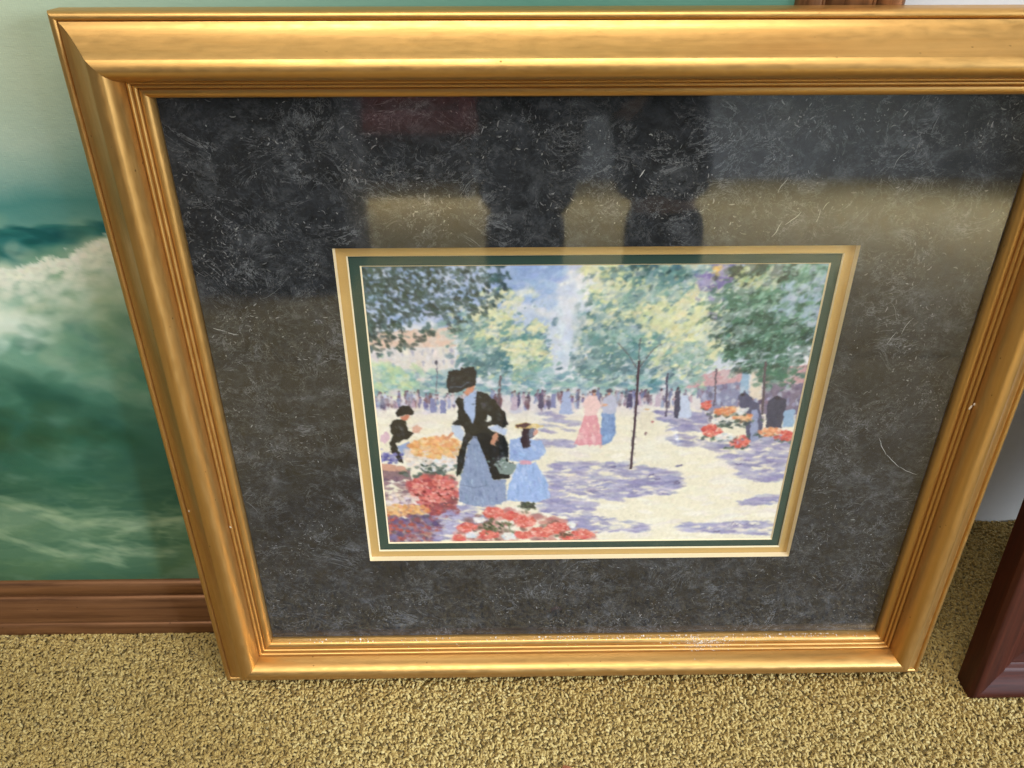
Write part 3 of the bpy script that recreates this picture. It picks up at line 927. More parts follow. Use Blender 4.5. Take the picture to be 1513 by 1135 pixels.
p.cluster((70.0,221.0), 30, 14, 210, 2.4, [(240, 188, 116), (232, 160, 106), (248, 212, 160), (244, 200, 150)], .2, 1.5, even=True)
p.cluster((77.0,212.1), 14, 7, 34, 2.2, [(238, 182, 130), (232, 164, 120)], .2, 1.5, even=True)
p.fill([(36.0,267.0),(63.9,254.1),(84.6,261.9),(92.9,285.0),(86.0,306.5),(60.8,314.2),(38.5,299.0)], 300, 2.6, [(214, 108, 104), (228, 140, 132), (196, 84, 90), (238, 168, 158), (206, 100, 100)], .3, 1.4, jit=16, dang=1.0)
p.fill([(41.4,276.6),(85.7,273.3),(82.8,309.5),(49.5,309.1)], 34, 1.7, [(112, 44, 54), (96, 60, 66)], .3, 1.4)
p.fill([(61.6,299.3),(91.2,289.9),(88.8,314.6),(52.6,322.2)], 60, 2.4, [(150, 80, 88), (126, 90, 100), (170, 100, 104)], .2, 1.7)
p.cluster((23.4,293.9), 24, 9, 80, 2.3, [(238, 228, 226), (226, 218, 230), (244, 222, 200)], .2, 1.4, even=True)
p.cluster((27.1,307.8), 30, 9, 110, 2.5, [(234, 186, 124), (226, 160, 110), (244, 206, 150)], .2, 1.4, even=True)
p.fill([(2.5,315.4),(60.8,314.2),(71.9,326.5),(66.7,355.3),(2.9,358.6)], 260, 2.6, [(124, 112, 156), (150, 128, 160), (168, 92, 96), (104, 92, 130), (184, 112, 108), (96, 90, 110)], .2, 1.5, jit=16, dang=1.0)
p.cluster((12.9,331.8), 14, 10, 24, 2.2, [(196, 90, 80), (206, 110, 96)], .2, 1.4)
p.fill([(60.7,316.2),(100.1,302.8),(115.3,314.9),(99.3,329.9),(78.6,355.5),(62.7,355.3)], 70, 2.6, [(170, 168, 206), (196, 194, 220), (150, 146, 186)], 0, 2.2)
# the girl in pale blue
GB = [(176, 200, 240), (160, 186, 230), (196, 214, 246), (150, 174, 220)]
p.poly([(158.7,242.2),(178.2,242.4),(190.7,268.9),(195.8,291.2),(178.9,297.9),(145.7,294.5),(148.9,268.4)], (170, 195, 238))
p.fill([(158.7,242.2),(178.2,242.4),(190.7,268.9),(195.0,291.2),(146.5,293.5)], 90, 1.5, GB, 1.45, 3.6)
p.poly([(149.0,210.3),(161.5,206.8),(173.3,210.5),(185.1,213.3),(189.1,227.8),(179.6,238.7),(158.7,240.3),(149.0,238.4)], (168, 190, 232))
p.fill([(149.0,210.3),(183.6,213.3),(188.4,227.8),(158.7,240.3)], 46, 1.6, GB, .8, 2.4)
p.poly([(160.2,239.4),(173.6,238.7),(173.7,243.3),(161.7,244.1)], (224, 174, 188))
p.poly([(162.9,196.2),(177.5,196.4),(176.2,207.0),(170.4,210.5),(171.9,220.4),(164.6,223.0),(161.5,212.2)], (74, 58, 62))
p.poly([(175.3,197.3),(179.0,199.1),(177.6,205.2),(174.7,206.1)], (220, 164, 140))
p.poly([(154.9,190.9),(167.2,188.4),(178.9,190.3),(187.7,193.0),(179.0,196.4),(162.9,197.1),(155.6,195.3)], (226, 200, 132))
p.poly([(155.6,191.8),(165.8,189.3),(173.1,191.1),(167.3,195.4),(157.1,195.3)], (112, 84, 80))
p.poly([(161.9,297.6),(177.4,297.8),(177.5,306.8),(160.4,305.5)], (84, 88, 84))
# the lady in the dark jacket
p.poly([(109.5,204.5),(113.9,206.3),(122.2,234.4),(130.7,265.3),(144.4,264.5),(145.7,294.5),(136.4,300.3),(111.7,302.9),(91.0,295.7),(93.5,267.7),(98.0,245.2),(102.5,219.6)], (152, 168, 198))
p.fill([(109.5,206.3),(113.9,207.2),(122.2,234.4),(130.7,265.3),(144.4,264.5),(145.0,293.5),(111.7,301.9),(91.8,294.8),(94.3,267.7)], 120, 1.1, [(176, 192, 218), (124, 140, 172), (160, 176, 206), (140, 156, 186)], 1.5, 5.0, dang=.16)
p.line([(94.1,271.5),(108.5,275.5),(125.3,271.9)], .7, (112, 124, 150), .6)
p.poly([(101.5,157.8),(112.4,147.1),(115.2,150.5),(112.1,188.7),(108.4,190.4),(100.3,172.2)], (178, 198, 234))
p.poly([(85.9,191.9),(96.1,191.1),(100.9,200.8),(98.3,212.4),(89.8,205.1)], (200, 214, 236))
J = [(115.2,149.6),(125.1,151.4),(133.5,160.7),(144.8,177.0),(146.9,190.8),(143.2,196.0),(131.7,190.7),(125.8,194.1),(130.1,199.4),(143.2,204.9),(148.3,220.1),(147.5,240.2),(155.7,244.0),(148.9,262.7),(130.7,265.3),(122.2,234.4),(113.9,206.3),(109.5,204.5),(101.8,219.6),(97.1,248.9),(90.0,261.0),(91.7,234.0),(98.3,211.5),(102.3,200.9),(99.7,192.1),(87.4,190.2),(94.2,183.3),(95.4,167.9),(92.1,161.1),(95.8,156.9),(100.7,158.7),(101.1,170.5),(109.2,190.4),(111.4,188.7),(113.4,164.7)]
p.poly(J, (46, 48, 50), 1.0, .4)
p.fill(J, 60, 1.2, [(58, 60, 64), (40, 42, 44), (66, 68, 74), (50, 48, 46)], 1.2, 2.6)
p.poly([(125.3,177.6),(130.4,180.2),(129.5,187.2),(124.4,188.0)], (232, 236, 230))
p.poly([(125.8,195.8),(136.0,190.7),(146.2,197.8),(144.7,204.9),(131.5,199.4)], (200, 214, 240))
p.poly([(130.0,206.5),(135.2,201.2),(137.3,204.8),(133.5,219.1),(128.4,216.3)], (214, 160, 132))
p.poly([(77.8,210.3),(87.1,198.9),(89.9,200.7),(83.7,209.5)], (218, 156, 124))
p.poly([(102.4,149.5),(108.3,141.3),(113.3,141.4),(112.4,148.0),(104.4,156.2)], (218, 156, 128))
p.poly([(84.8,130.5),(85.7,125.6),(91.4,123.3),(98.3,124.1),(99.9,120.1),(106.1,121.0),(112.4,119.5),(115.0,129.1),(114.0,141.4),(108.3,143.0),(94.6,150.3),(86.1,151.8),(83.6,142.7)], (50, 52, 58), 1.0, .4)
p.line([(86.4,144.4),(97.7,143.7),(107.7,137.2)], 1.0, (96, 106, 134), .7)
p.fill([(86.4,127.2),(112.3,121.9),(113.3,138.9),(87.0,146.0)], 14, 1.3, [(70, 74, 84), (40, 42, 48)], -.4, 2.2)
p.poly([(132.5,243.7),(139.3,236.4),(149.0,242.1),(157.2,244.0),(151.2,258.9),(137.6,256.9)], (146, 162, 156))
p.cluster((140.0,240.1), 8, 4.5, 34, 1.3, [(224, 232, 234), (200, 214, 216), (120, 146, 132)], 0, 1.3)
# front row of red flowers
p.fill([(80.9,357.6),(84.9,336.9),(107.5,312.8),(134.8,305.2),(169.8,313.7),(217.0,324.4),(256.0,347.5),(260.0,362.3)], 120, 4.4, [(214, 150, 142), (190, 120, 118), (150, 116, 112), (226, 180, 168)], .2, 1.5, alpha=.8)
p.fill([(84.2,355.6),(88.0,336.9),(111.3,319.9),(138.5,327.4),(177.8,325.9),(225.0,328.6),(256.3,353.8),(258.3,360.2)], 90, 2.6, [(96, 112, 88), (120, 96, 90), (200, 150, 140), (150, 110, 110)], .2, 1.6)
for q, rx, ry, k in [((130.9,312.1),14,9,'r'),((166.8,325.7),15,10,'r'),((99.1,334.0),13,8,'r'),((205.6,336.5),16,10,'r'),((150.3,317.4),12,7,'r'),((233.6,346.2),18,8,'r'),((185.9,342.4),16,8,'r'),((122.5,345.7),16,7,'r'),((105.9,344.4),9,5,'w'),((147.9,348.1),10,5,'w'),((221.2,331.6),5,4,'w'),((113.5,323.0),7,4,'w'),((90.7,349.4),9,5,'r'),((219.5,350.2),14,6,'r'),((166.1,346.3),12,6,'r')]:
    p.cluster(q, rx * .8, ry * .8, int(rx * ry * .5) + 18, 2.3, FL[k] if k != 'r' else [(226, 108, 98), (234, 138, 122), (212, 90, 88), (242, 170, 154), (222, 118, 110)], .1, 1.4, even=True, jit=14)
p.cluster((129.8,334.4), 13, 8, 40, 1.8, [(84, 100, 72), (110, 130, 96), (64, 76, 62)], .9, 2.0)
p.cluster((169.7,303.7), 9, 6, 24, 1.7, [(110, 120, 96), (80, 90, 78)], .4, 1.6)
p.cluster((214.6,347.0), 9, 4, 20, 1.6, [(92, 70, 66), (110, 100, 84)], .4, 1.6)
# pink lights on the blooms
for c0, rx, ry, n in [((62.4,282.7),26,20,90),((130.9,312.1),12,8,26),((166.8,323.7),13,9,30),((99.2,333.0),11,7,22),((205.5,335.5),14,8,30),((235.2,345.2),16,6,26),((185.9,342.4),14,6,22)]:
    p.cluster(c0, rx, ry, n, 1.5, [(244, 176, 164), (240, 152, 142), (248, 206, 194), (226, 120, 112)], .3, 1.5, even=True, alpha=.8)
# soft modelling on the dark clothes
for pts, n in [([(115.8,154.6),(125.7,155.6),(143.3,180.4),(142.5,191.6),(128.1,182.8),(119.8,167.3)],16),([(132.9,206.5),(143.8,220.1),(145.2,247.6),(135.3,256.8),(127.4,230.8)],16),([(103.0,201.8),(107.3,206.2),(97.2,247.0),(92.7,247.0)],8),([(25.1,190.4),(35.4,188.7),(37.3,202.8),(26.6,209.8)],8)]:
    p.fill(pts, n, 1.5, [(84, 88, 98), (70, 72, 80), (98, 100, 108)], 1.1, 2.2, alpha=.7)
p.line([(282.3,125.9),(268.0,103.4),(258.3,92.4)], .8, (104, 94, 100), .5)
p.line([(282.1,123.5),(292.4,105.2),(302.5,94.4)], .8, (104, 94, 100), .5)
p.line([(282.4,119.4),(281.3,88.0)], .9, (104, 94, 100), .5)
# illegible scrawl of a signature
p.line([(405.7,335.1),(409.8,330.1),(413.8,336.3),(417.2,332.2),(422.4,335.4),(427.4,331.3),(432.8,335.5),(438.7,332.5)], .55, (120, 112, 150), .6)
# brush-worn edges: the paint is pushed about by a millimetre or so
dx = (p.fbm(5, 5, 61, 3) - .5) * 2.6 * p.res; dy = (p.fbm(5, 5, 62, 3) - .5) * 2.6 * p.res
for _ in range(15000):                              # one more layer of small loaded strokes picking up the paint below
    x, y = random.uniform(2, 463), random.uniform(2, 362)
    ix, iy = int(np.clip((x + random.gauss(0, 1.0)) * p.res, 0, p.w - 1)), int(np.clip((y + random.gauss(0, 1.0)) * p.res, 0, p.h - 1))
    ang = -.6 if y < 165 else 0.05
    if y > 175 and x < 190:
        ang = 1.3
    p.dab(x, y, random.uniform(1.2, 2.6), random.uniform(.5, 1.0), ang + random.gauss(0, .5), p.tint(p.a[iy, ix], 13), random.uniform(.35, .75), 2)
gy, gx = np.mgrid[0:p.h, 0:p.w]
p.a = p.a[np.clip((gy + dy).round().astype(int), 0, p.h - 1), np.clip((gx + dx).round().astype(int), 0, p.w - 1)]
for _ in range(3):
    b = np.pad(p.a, ((1, 1), (1, 1), (0, 0)), 'edge')
    p.a = (b[1:-1, 1:-1] * 2 + b[:-2, 1:-1] + b[2:, 1:-1] + b[1:-1, :-2] + b[1:-1, 2:]) / 6
p.line([(282.1,115.4),(283.5,169.0),(283.8,251.1)], 1.3, (98, 84, 92), .8)
p.line([(412.9,116.7),(419.5,180.7)], 1.1, (108, 98, 108), .7)
soft = p.fbm(3, 3, 21, 2)
p.a += (soft[:, :, None] - .5) * 16
lum = p.a.mean(2, keepdims=True)
p.a = p.a * 0.97 + lum * 0.03
p.a = (118 + (p.a - 128) * 1.05) * np.array((0.965, 0.945, 0.945))
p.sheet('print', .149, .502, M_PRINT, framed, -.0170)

# ------------------------------------------------------------------ the seascape behind
SEAN = rad(6.5)
SEA_W, SEA_X1 = 1.56, 0.247
SEA_RAIL = 0.086
SEA_H = 1.32
sea_o = (SEA_X1 - SEA_W + SEA_RAIL, 0.0489 + math.sin(SEAN) * SEA_RAIL, 0.006 + math.cos(SEAN) * SEA_RAIL)
sea = empty('seascape_painting', 'large seascape of a breaking green wave in a bronze wood frame leaning on the wall', 'painting', leaning(sea_o, SEAN))
SEA_PROFILE = smooth_profile([(0, -27), None, (0, -22.5), None, (2, -19), (6, -16.4), (12, -15.2), (18, -15.6), (20.5, -16.4), None, (21, -19), (22.6, -18), (24.2, -18.4), None, (24.8, -20), None,
    (27, -15.6), (33, -12.0), (42, -8.4), (52, -5.4), (58, -4.2), None, (58.6, -6.6), (59.8, -5.2), (61.5, -4.9), None, (62.2, -7), None, (64, -3.0), (69, -0.6), (76, 0), (82, -1.4), (86, -6), None, (86, -30), None, (4, -30), None, (4, -27)], 4)
cw, ch = SEA_W - 2 * SEA_RAIL, SEA_H - 2 * SEA_RAIL
rails(cw, ch, SEA_PROFILE, M_BRONZE, sea)
# canvas in millimetres from its top-left corner
q = Paint(cw * 1000 + 6, ch * 1000 + 6, 0.52)
H0 = ch * 1000
def sy(v):                                        # height above the lower lip (mm) -> paint row
    return H0 + 3 - v
q.rows([(0, (110, 128, 140)), (sy(900), (150, 166, 160)), (sy(700), (172, 186, 162)), (sy(620), (166, 180, 158)), (sy(575), (152, 172, 156)), (sy(545), (112, 148, 138)), (sy(525), (70, 126, 120)), (sy(500), (96, 142, 132)),
        (sy(482), (84, 134, 126)), (sy(465), (32, 96, 94)), (sy(440), (60, 116, 106)), (sy(330), (92, 140, 118)), (sy(230), (68, 116, 97)), (sy(160), (58, 100, 78)), (sy(120), (74, 114, 90)), (sy(40), (86, 122, 90)), (0 + H0 + 6, (70, 104, 76))])
wrp = q.fbm(220, 120, 31, 5)
# let the horizontal bands wander
yy = np.arange(q.h)
disp = ((wrp - .5) * 46 * q.res).astype(int)
src = np.clip(yy[:, None] + disp, 0, q.h - 1)
q.a = q.a[src, np.arange(q.w)[None, :]]
# the sky darkens to teal towards the right
X = np.linspace(0, 1, q.w)[None, :]
Yt = (np.arange(q.h)[:, None] / q.res)
right = np.clip((X - .52) * 3.2, 0, 1) * np.clip((sy(430) - Yt) / 90, 0, 1)
q.blend(right * .8, (64, 122, 106))
m1 = q.fbm(130, 60, 33, 5)
sea_only = np.clip((Yt - sy(500)) / 60, 0.12, 1)
q.blend(np.clip((m1 - .5) * 3, 0, .35) * sea_only, (150, 176, 156))
q.blend(np.clip((.47 - m1) * 3, 0, .30) * sea_only, (44, 92, 84))
# dark trough, then the foaming crest
TR = [(634.6,664.6),(669.3,659.8),(716.0,657.9),(756.3,655.4),(753.5,665.4),(717.3,675.3),(693.7,686.9),(663.4,697.1),(622.4,698.3)]
q.fill(TR, 900, 6, [(22, 84, 84), (30, 94, 92), (42, 106, 102)], .12, 3.2, alpha=.85)
crest = [(595.4,698.1),(635.3,699.9),(653.7,701.5),(667.2,695.6),(680.2,691.2),(695.4,689.8),(710.0,686.2),(724.5,678.2),(745.6,669.6),(774.9,659.8),(824.1,647.3),(870.8,643.4)]
foam = crest + [(859.2,701.6),(796.1,708.7),(741.9,731.6),(700.4,731.2),(658.1,754.9),(625.5,767.7),(570.9,762.3)]
q.poly(foam, (178, 188, 162), .75, 5)
q.fill(foam, 620, 9, [(186, 194, 170), (170, 184, 158), (196, 200, 176), (156, 176, 150)], -.3, 1.8, alpha=.45, dang=.7)
q.cluster((668.4,723.2), 80, 26, 160, 10, [(180, 192, 168), (190, 200, 178)], -.35, 1.9, alpha=.3)
q.cluster((623.6,753.0), 40, 22, 130, 8, [(204, 216, 202), (190, 206, 190)], -.3, 1.9, alpha=.4)
q.cluster((716.5,700.5), 60, 22, 90, 9, [(110, 150, 128), (90, 138, 120)], -.35, 2.4, alpha=.22)
q.cluster((718.9,739.3), 70, 60, 140, 12, [(152, 172, 142), (140, 164, 136)], -.2, 1.6, alpha=.25)
q.cluster((647.8,723.0), 60, 14, 60, 8, [(120, 158, 140)], -.3, 2.4, alpha=.3)
q.cluster((709.4,797.2), 90, 46, 170, 9, [(104, 146, 122), (84, 128, 106), (130, 160, 134)], .2, 1.8, alpha=.22)
q.cluster((599.8,887.0), 110, 60, 120, 16, [(44, 92, 74), (40, 84, 70)], 0, 1.8, alpha=.25)
q.cluster((585.6,906.3), 80, 30, 60, 12, [(50, 84, 56)], 0, 1.8, alpha=.2)
for (xa, ya), (xb, yb) in zip(crest, crest[1:]):
    seg = math.hypot(xb - xa, yb - ya)
    for _ in range(int(seg * 4.5)):
        t = random.random(); off = abs(random.gauss(0, 1)) ** 1.3 * 24
        al = .85 * math.exp(-off / 30.0) * (.45 if off > 5 else 1)
        q.dab(xa + (xb - xa) * t + random.gauss(0, 2), ya + (yb - ya) * t + off + random.gauss(0, 1.5), random.uniform(3, 6) + off * .16, random.uniform(2.0, 3.6) + off * .08, random.uniform(-.9, .2), q.tint((212, 214, 196), 10), al)
    for _ in range(int(seg * .35)):
        t = random.random()
        q.dab(xa + (xb - xa) * t, ya + (yb - ya) * t - abs(random.gauss(0, 4)), random.uniform(1.6, 3.4), random.uniform(1.4, 2.4), 0, (200, 208, 192), .6)
# lace of foam on the water in front
m2 = q.fbm(150, 34, 41, 5); m3 = q.fbm(70, 22, 43, 4)
band = np.exp(-(((Yt - sy(92)) / 62.0) ** 2))
lace = np.clip(1 - np.abs(m2 - .5) * 15, 0, 1) * .55 + np.clip(1 - np.abs(m3 - .5) * 14, 0, 1) * .4
q.blend(np.clip(lace, 0, 1) * band * .62, (156, 178, 142))
q.blend(np.clip((m2 - .5) * 4, 0, .5) * band, (120, 150, 118))
for pts in [[(499.1,1061.2),(533.2,1085.6),(570.2,1104.5),(621.3,1107.8),(643.9,1120.6)],[(567.4,1033.2),(595.3,1050.9),(638.9,1045.8),(695.1,1055.9)],[(517.5,1010.0),(554.6,1021.7),(591.6,1035.9)],[(660.8,1057.7),(704.4,1052.5),(740.8,1041.4)],[(594.8,1080.5),(634.0,1093.2),(665.8,1103.5),(718.6,1100.6)]]:
    for (xa, ya), (xb, yb) in zip(pts, pts[1:]):
        for _ in range(26):
            t = random.random()
            q.dab(xa + (xb - xa) * t + random.gauss(0, 4), ya + (yb - ya) * t + random.gauss(0, 5), random.uniform(8, 18), random.uniform(3, 6), (yb - ya) / (xb - xa + 1e-6) * .8, q.tint((160, 180, 146), 12), .13)
lum = q.a.mean(2, keepdims=True)
deep = np.clip((Yt - sy(540)) / 60, 0, 1)[:, :, None]
q.a = q.a * 0.95 + lum * 0.05
q.a = np.clip(128 + (q.a - 128) * (1 + .10 * deep), 0, 255) * (1 - .05 * deep)
q.sheet('canvas', -.003, ch + .003, M_CANVAS, sea, -.0245)
box('backing_board', (0.006, 0.006, -.0290), (cw - 0.006, ch - 0.006, -.0265), M_BACK, sea)

# ------------------------------------------------------------------ the dark wooden frame at the right
MLEAN = rad(12.2)
MW_RAIL = 0.105
MW, MH = 0.46, 0.78
mo = (0.498 + MW_RAIL, -0.0640 + 0.006 + math.sin(MLEAN) * MW_RAIL, 0.012 + math.cos(MLEAN) * MW_RAIL)
mah = empty('wooden_frame', 'dark red brown mahogany frame with a deep sloping rail at the right edge', 'picture frame', leaning(mo, MLEAN))
MAH_PROFILE = smooth_profile([(0, -27), None, (0, -22), None, (3, -19.5), (9, -18.4), (15, -19), None, (16, -21), None, (34, -19.5), (56, -15), None, (57.5, -13), (64, -10.5), None, (66, -8.5), None,
    (76, -5.0), (86, -0.5), (94, 2.6), (99, 3.0), (101.5, 2.2), None, (105, -2.5), None, (105, -30), None, (4, -30), None, (4, -27)], 4)
rails(MW - 2 * MW_RAIL, MH - 2 * MW_RAIL, MAH_PROFILE, M_MAHOG, mah)
box('picture_panel', (-.002, -.002, -.0265), (MW - 2 * MW_RAIL + .002, MH - 2 * MW_RAIL + .002, -.0235), make_plain('dark_picture', (0.012, 0.009, 0.010), 0.45, 6, 0.4), mah)

# ------------------------------------------------------------------ a scrap on the carpet
def scrap():
    bm = bmesh.new()
    n, m = 9, 4
    top = []
    for i in range(n):
        t = i / (n - 1)
        w = .0032 * math.sin(math.pi * (.12 + .80 * t)) + .0006
        x = -.010 + .020 * t; z = .0022 * math.sin(t * 4.0) + .001
        top.append([bm.verts.new((x, w * (2 * k / (m - 1) - 1) + .003 * t * t, z + .0012 * (2 * k / (m - 1) - 1) ** 2)) for k in range(m)])
    for i in range(n - 1):
        for k in range(m - 1):
            bm.faces.new((top[i][k], top[i + 1][k], top[i + 1][k + 1], top[i][k + 1]))
    bmesh.ops.solidify(bm, geom=bm.faces[:], thickness=.0005)
    o = bm_obj('paper_scrap', bm, make_plain('orange_paper', (0.42, 0.17, 0.07), 0.8, 300, 0.25), None, True, 50)
    o.location = (-0.014, -0.1435, 0.0135)
    o.rotation_euler = (0.05, 0.1, rad(-38))
    tag(o, 'small curled orange scrap lying in the carpet at the bottom edge', 'scrap')


scrap()

# ------------------------------------------------------------------ what the glass mirrors: the far side of the room
so = empty('sofa', 'maroon sofa on dark legs against the far wall, mirrored in the glass', 'sofa', Matrix.Translation((-1.15, -4.72, 0)))
box('seat_base', (-.95, -.38, .40), (.90, .40, .56), M_SOFA, so, .03)
box('backrest', (-.95, -.44, .50), (.90, -.20, .95), M_SOFA, so, .05)
for x in (-.47, .43):
    box('cushion', (x - .44, -.20, .56), (x + .44, .42, .70), M_SOFA, so, .05)
for x in (-1.05, .80):
    box('armrest', (x, -.42, .40), (x + .16, .42, .78), M_SOFA, so, .05)
for x in (-.92, .84):
    for y in (-.34, .34):
        box('leg', (x - .03, y - .03, 0), (x + .03, y + .03, .40), M_CABINET, so, .004)
box('skirt_board', (-.90, -.36, .03), (.80, -.32, .40), M_CABINET, so)
ca = empty('cabinet', 'dark wooden cabinet at the left, mirrored in the glass', 'cabinet', Matrix.Translation((-1.35, -2.15, 0)))
box('carcass', (-.75, -.25, .06), (.74, .22, 1.0), M_CABINET, ca, .006)
box('top_board', (-.77, -.27, 1.0), (.76, .26, 1.03), M_CABINET, ca, .006)
for x in (-.37, .37):
    d = box('door', (x - .35, .222, .10), (x + .35, .242, .97), M_CABINET, ca, .005)
    box('handle', (x - .02 * (1 if x > 0 else -1) * 14 - .01, .243, .50), (x - .02 * (1 if x > 0 else -1) * 14 + .01, .262, .62), M_BRONZE, d, .003)
box('plinth', (-.72, -.22, 0), (.71, .20, .058), M_CABINET, ca)


# ------------------------------------------------------------------ the person behind the camera
def skin_body(name, joints, bones, mat, parent, sub=2, root=0):
    me = bpy.data.meshes.new(name)
    me.from_pydata([j[0] for j in joints], bones, [])
    o = link(bpy.data.objects.new(name, me), parent)
    md = o.modifiers.new('skin', 'SKIN')
    md.use_smooth_shade = True
    for i, j in enumerate(joints):
        r = j[1]
        me.skin_vertices[0].data[i].radius = (r, r) if isinstance(r, (int, float)) else r
    me.skin_vertices[0].data[root].use_root = True
    sd = o.modifiers.new('sub', 'SUBSURF'); sd.levels = sub; sd.render_levels = sub
    me.materials.append(mat)
    return o


def build_person():
    t = empty('person', 'person in dark knee shorts standing behind the camera, legs mirrored in the glass', 'person', Matrix.Translation((0.085, -0.76, 0)))
    LX, RX = -0.128, 0.140
    j = [((0, -.02, .86), (.15, .11)), ((0, -.03, 1.00), (.145, .10)), ((0, -.03, 1.16), (.155, .10)), ((0, -.02, 1.32), (.16, .095)), ((0, .0, 1.43), (.06, .06)), ((0, .03, 1.50), (.055, .058)),
         ((0, .05, 1.57), (.072, .085)), ((0, .06, 1.64), (.078, .095)), ((0, .05, 1.71), (.06, .07)),
         ((LX * .8, -.01, .78), .095), ((LX, .035, .46), .062), ((LX, .01, .30), .058), ((LX, -.02, .09), .040), ((LX - .01, .00, .045), .042), ((LX - .02, .09, .03), .036), ((LX - .025, .15, .025), .028),
         ((RX * .8, -.01, .78), .095), ((RX, .035, .46), .062), ((RX - .005, .01, .30), .058), ((RX - .01, -.02, .09), .040), ((RX, .00, .045), .042), ((RX + .01, .09, .03), .036), ((RX + .015, .15, .025), .028),
         ((-.18, -.02, 1.37), .062), ((-.25, -.05, 1.12), .045), ((-.245, .02, .90), .033), ((-.24, .05, .83), (.036, .020)),
         ((.18, -.02, 1.37), .062), ((.225, -.03, 1.12), .044), ((.02, .025, .985), .031), ((-.055, .085, .965), (.030, .020))]
    b = [(0, 1), (1, 2), (2, 3), (3, 4), (4, 5), (5, 6), (6, 7), (7, 8), (0, 9), (9, 10), (10, 11), (11, 12), (12, 13), (13, 14), (14, 15), (0, 16), (16, 17), (17, 18), (18, 19), (19, 20), (20, 21), (21, 22),
         (3, 23), (23, 24), (24, 25), (25, 26), (3, 27), (27, 28), (28, 29), (29, 30)]
    # fingers: one hanging hand, one hand closed on the phone
    def finger(base, root, pts, r):
        last = root
        for k, q in enumerate(pts):
            j.append((q, r * (1 - .14 * k)))
            b.append((last, len(j) - 1)); last = len(j) - 1
    hx, hy, hz = -.24, .05, .83
    for i, ln in enumerate((.075, .085, .08, .062)):
        y = hy - .028 + .019 * i
        finger(None, 26, [(hx, y, hz - .045), (hx + .004, y + .004, hz - .045 - ln * .5), (hx + .014, y + .006, hz - .045 - ln)], .0095)
    finger(None, 26, [(hx + .022, hy + .034, hz - .01), (hx + .034, hy + .052, hz - .04)], .011)
    gx, gy, gz = -.055, .085, .965
    for i, ln in enumerate((.06, .07, .066, .052)):
        z = gz + .030 - .019 * i
        finger(None, 30, [(gx - .035, gy + .016, z), (gx - .075, gy + .040, z + .004), (gx - .098, gy + .042, z + .006)], .009)
    finger(None, 30, [(gx - .015, gy - .012, gz + .034), (gx - .050, gy - .012, gz + .052)], .011)
    skin_body('body', j, b, M_SKIN, t, 2, 0)
    # knee-length shorts, a shade wider at the hem
    LXh, RXh = LX, RX
    s = [((0, -.02, .98), (.165, .125)), ((0, -.02, .86), (.175, .135)), ((LX * .85, -.01, .74), (.108, .112)), ((LX, .02, .56), (.092, .100)), ((LX, .03, .47), (.095, .100)),
         ((RX * .85, -.01, .74), (.108, .112)), ((RX, .02, .58), (.092, .100)), ((RX, .03, .50), (.098, .102)), ((.006, -.01, .645), (.080, .10))]
    sh0 = skin_body('shorts', s, [(0, 1), (1, 2), (2, 3), (3, 4), (1, 5), (5, 6), (6, 7), (1, 8)], M_NAVY, t, 3, 1)
    tx = bpy.data.textures.new('cloth_folds', 'CLOUDS'); tx.noise_scale = 0.09; tx.noise_depth = 1
    dm = sh0.modifiers.new('folds', 'DISPLACE'); dm.texture = tx; dm.strength = 0.035; dm.mid_level = 0.5
    for sx in (LX, RX):
        skin_body('sock', [((sx, .03, .52), .080), ((sx, .03, .45), .086), ((sx, .012, .34), .080), ((sx, -.008, .20), .056), ((sx, -.02, .085), .048)], [(0, 1), (1, 2), (2, 3), (3, 4)], M_NAVY, t, 2, 0)
        skin_body('shoe', [((sx, -.05, .045), .046), ((sx, .03, .045), .048), ((sx + (.01 if sx > 0 else -.015), .11, .035), .044), ((sx + (.018 if sx > 0 else -.025), .18, .028), .034)], [(0, 1), (1, 2), (2, 3)], M_PHONE, t, 2, 1)
    sh = [((0, -.025, .93), (.168, .125)), ((0, -.03, 1.10), (.168, .118)), ((0, -.025, 1.30), (.175, .112)), ((0, -.01, 1.41), (.085, .075)), ((-.19, -.02, 1.37), .078), ((-.235, -.04, 1.20), .066), ((.19, -.02, 1.37), .078), ((.222, -.03, 1.20), .066)]
    skin_body('shirt', sh, [(0, 1), (1, 2), (2, 3), (2, 4), (4, 5), (2, 6), (6, 7)], M_SHIRT, t, 2, 0)
    skin_body('hair', [((0, .02, 1.74), (.078, .088)), ((0, -.03, 1.69), (.084, .07)), ((0, -.045, 1.61), (.075, .05))], [(0, 1), (1, 2)], M_HAIR, t, 2, 0)
    bm = bmesh.new()
    bmesh.ops.create_icosphere(bm, subdivisions=2, radius=.016, matrix=Matrix.Translation((0, .150, 1.61)) @ Matrix.Diagonal((.8, 1.2, 1.5, 1)))
    bm_obj('nose', bm, M_SKIN, t, True)
    for x in (-.032, .032):
        bm = bmesh.new()
        bmesh.ops.create_icosphere(bm, subdivisions=2, radius=.011, matrix=Matrix.Translation((x, .136, 1.645)))
        bm_obj('eye', bm, M_PHONE, t, True)
    bm = bmesh.new()
    bmesh.ops.create_icosphere(bm, subdivisions=2, radius=.02, matrix=Matrix.Translation((0, .132, 1.575)) @ Matrix.Diagonal((1.1, .5, .3, 1)))
    bm_obj('mouth', bm, M_SOFA, t, True)
    for x in (-.08, .08):
        bm = bmesh.new()
        bmesh.ops.create_icosphere(bm, subdivisions=2, radius=.03, matrix=Matrix.Translation((x, .05, 1.635)) @ Matrix.Diagonal((.3, .6, 1, 1)))
        bm_obj('ear', bm, M_SKIN, t, True)


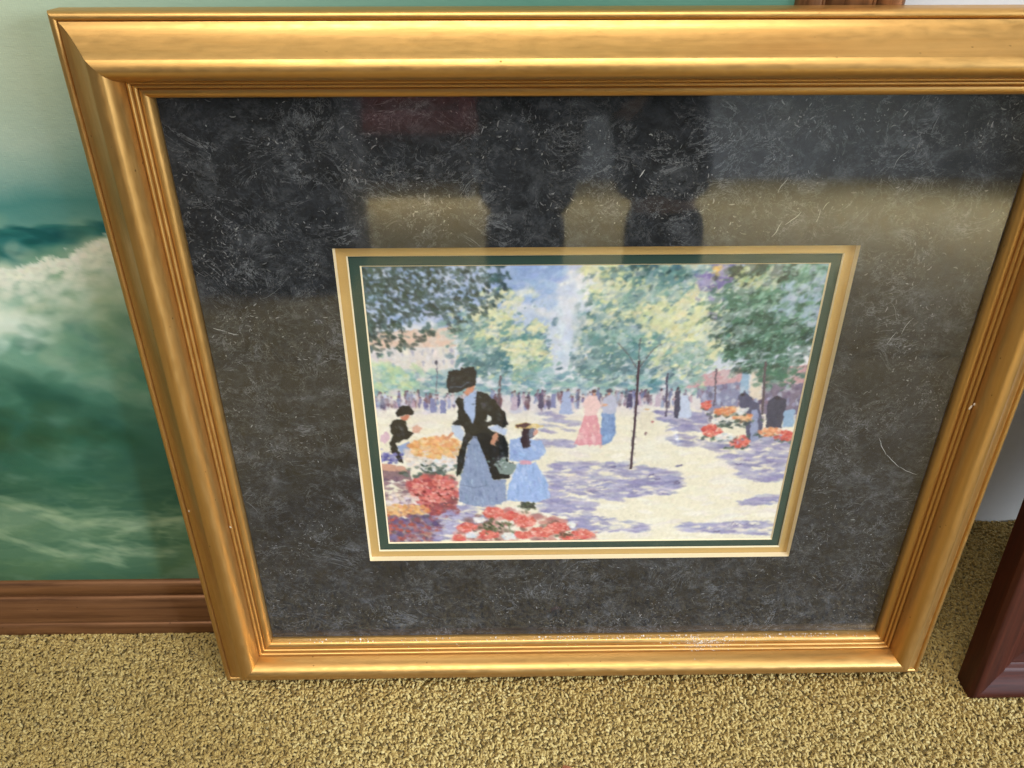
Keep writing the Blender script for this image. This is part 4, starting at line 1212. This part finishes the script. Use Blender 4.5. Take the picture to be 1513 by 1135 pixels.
build_person()
ph = empty('phone', 'black phone held up in front of the person, taking the picture', 'phone', Matrix.Translation(CAM) @ ROT.to_4x4())
box('body', (-.115, -.062, .014), (.035, .014, .022), M_PHONE, ph, .003)
box('lens', (-.012, -.012, .0125), (.012, .012, .0138), M_CABINET, ph, .0004)
box('screen', (-.111, -.059, .0221), (.031, .011, .0226), M_PHONE, ph)

S.render.engine = 'CYCLES'
S.cycles.max_bounces = 8
S.cycles.transparent_max_bounces = 12
S.render.filter_size = 1.9
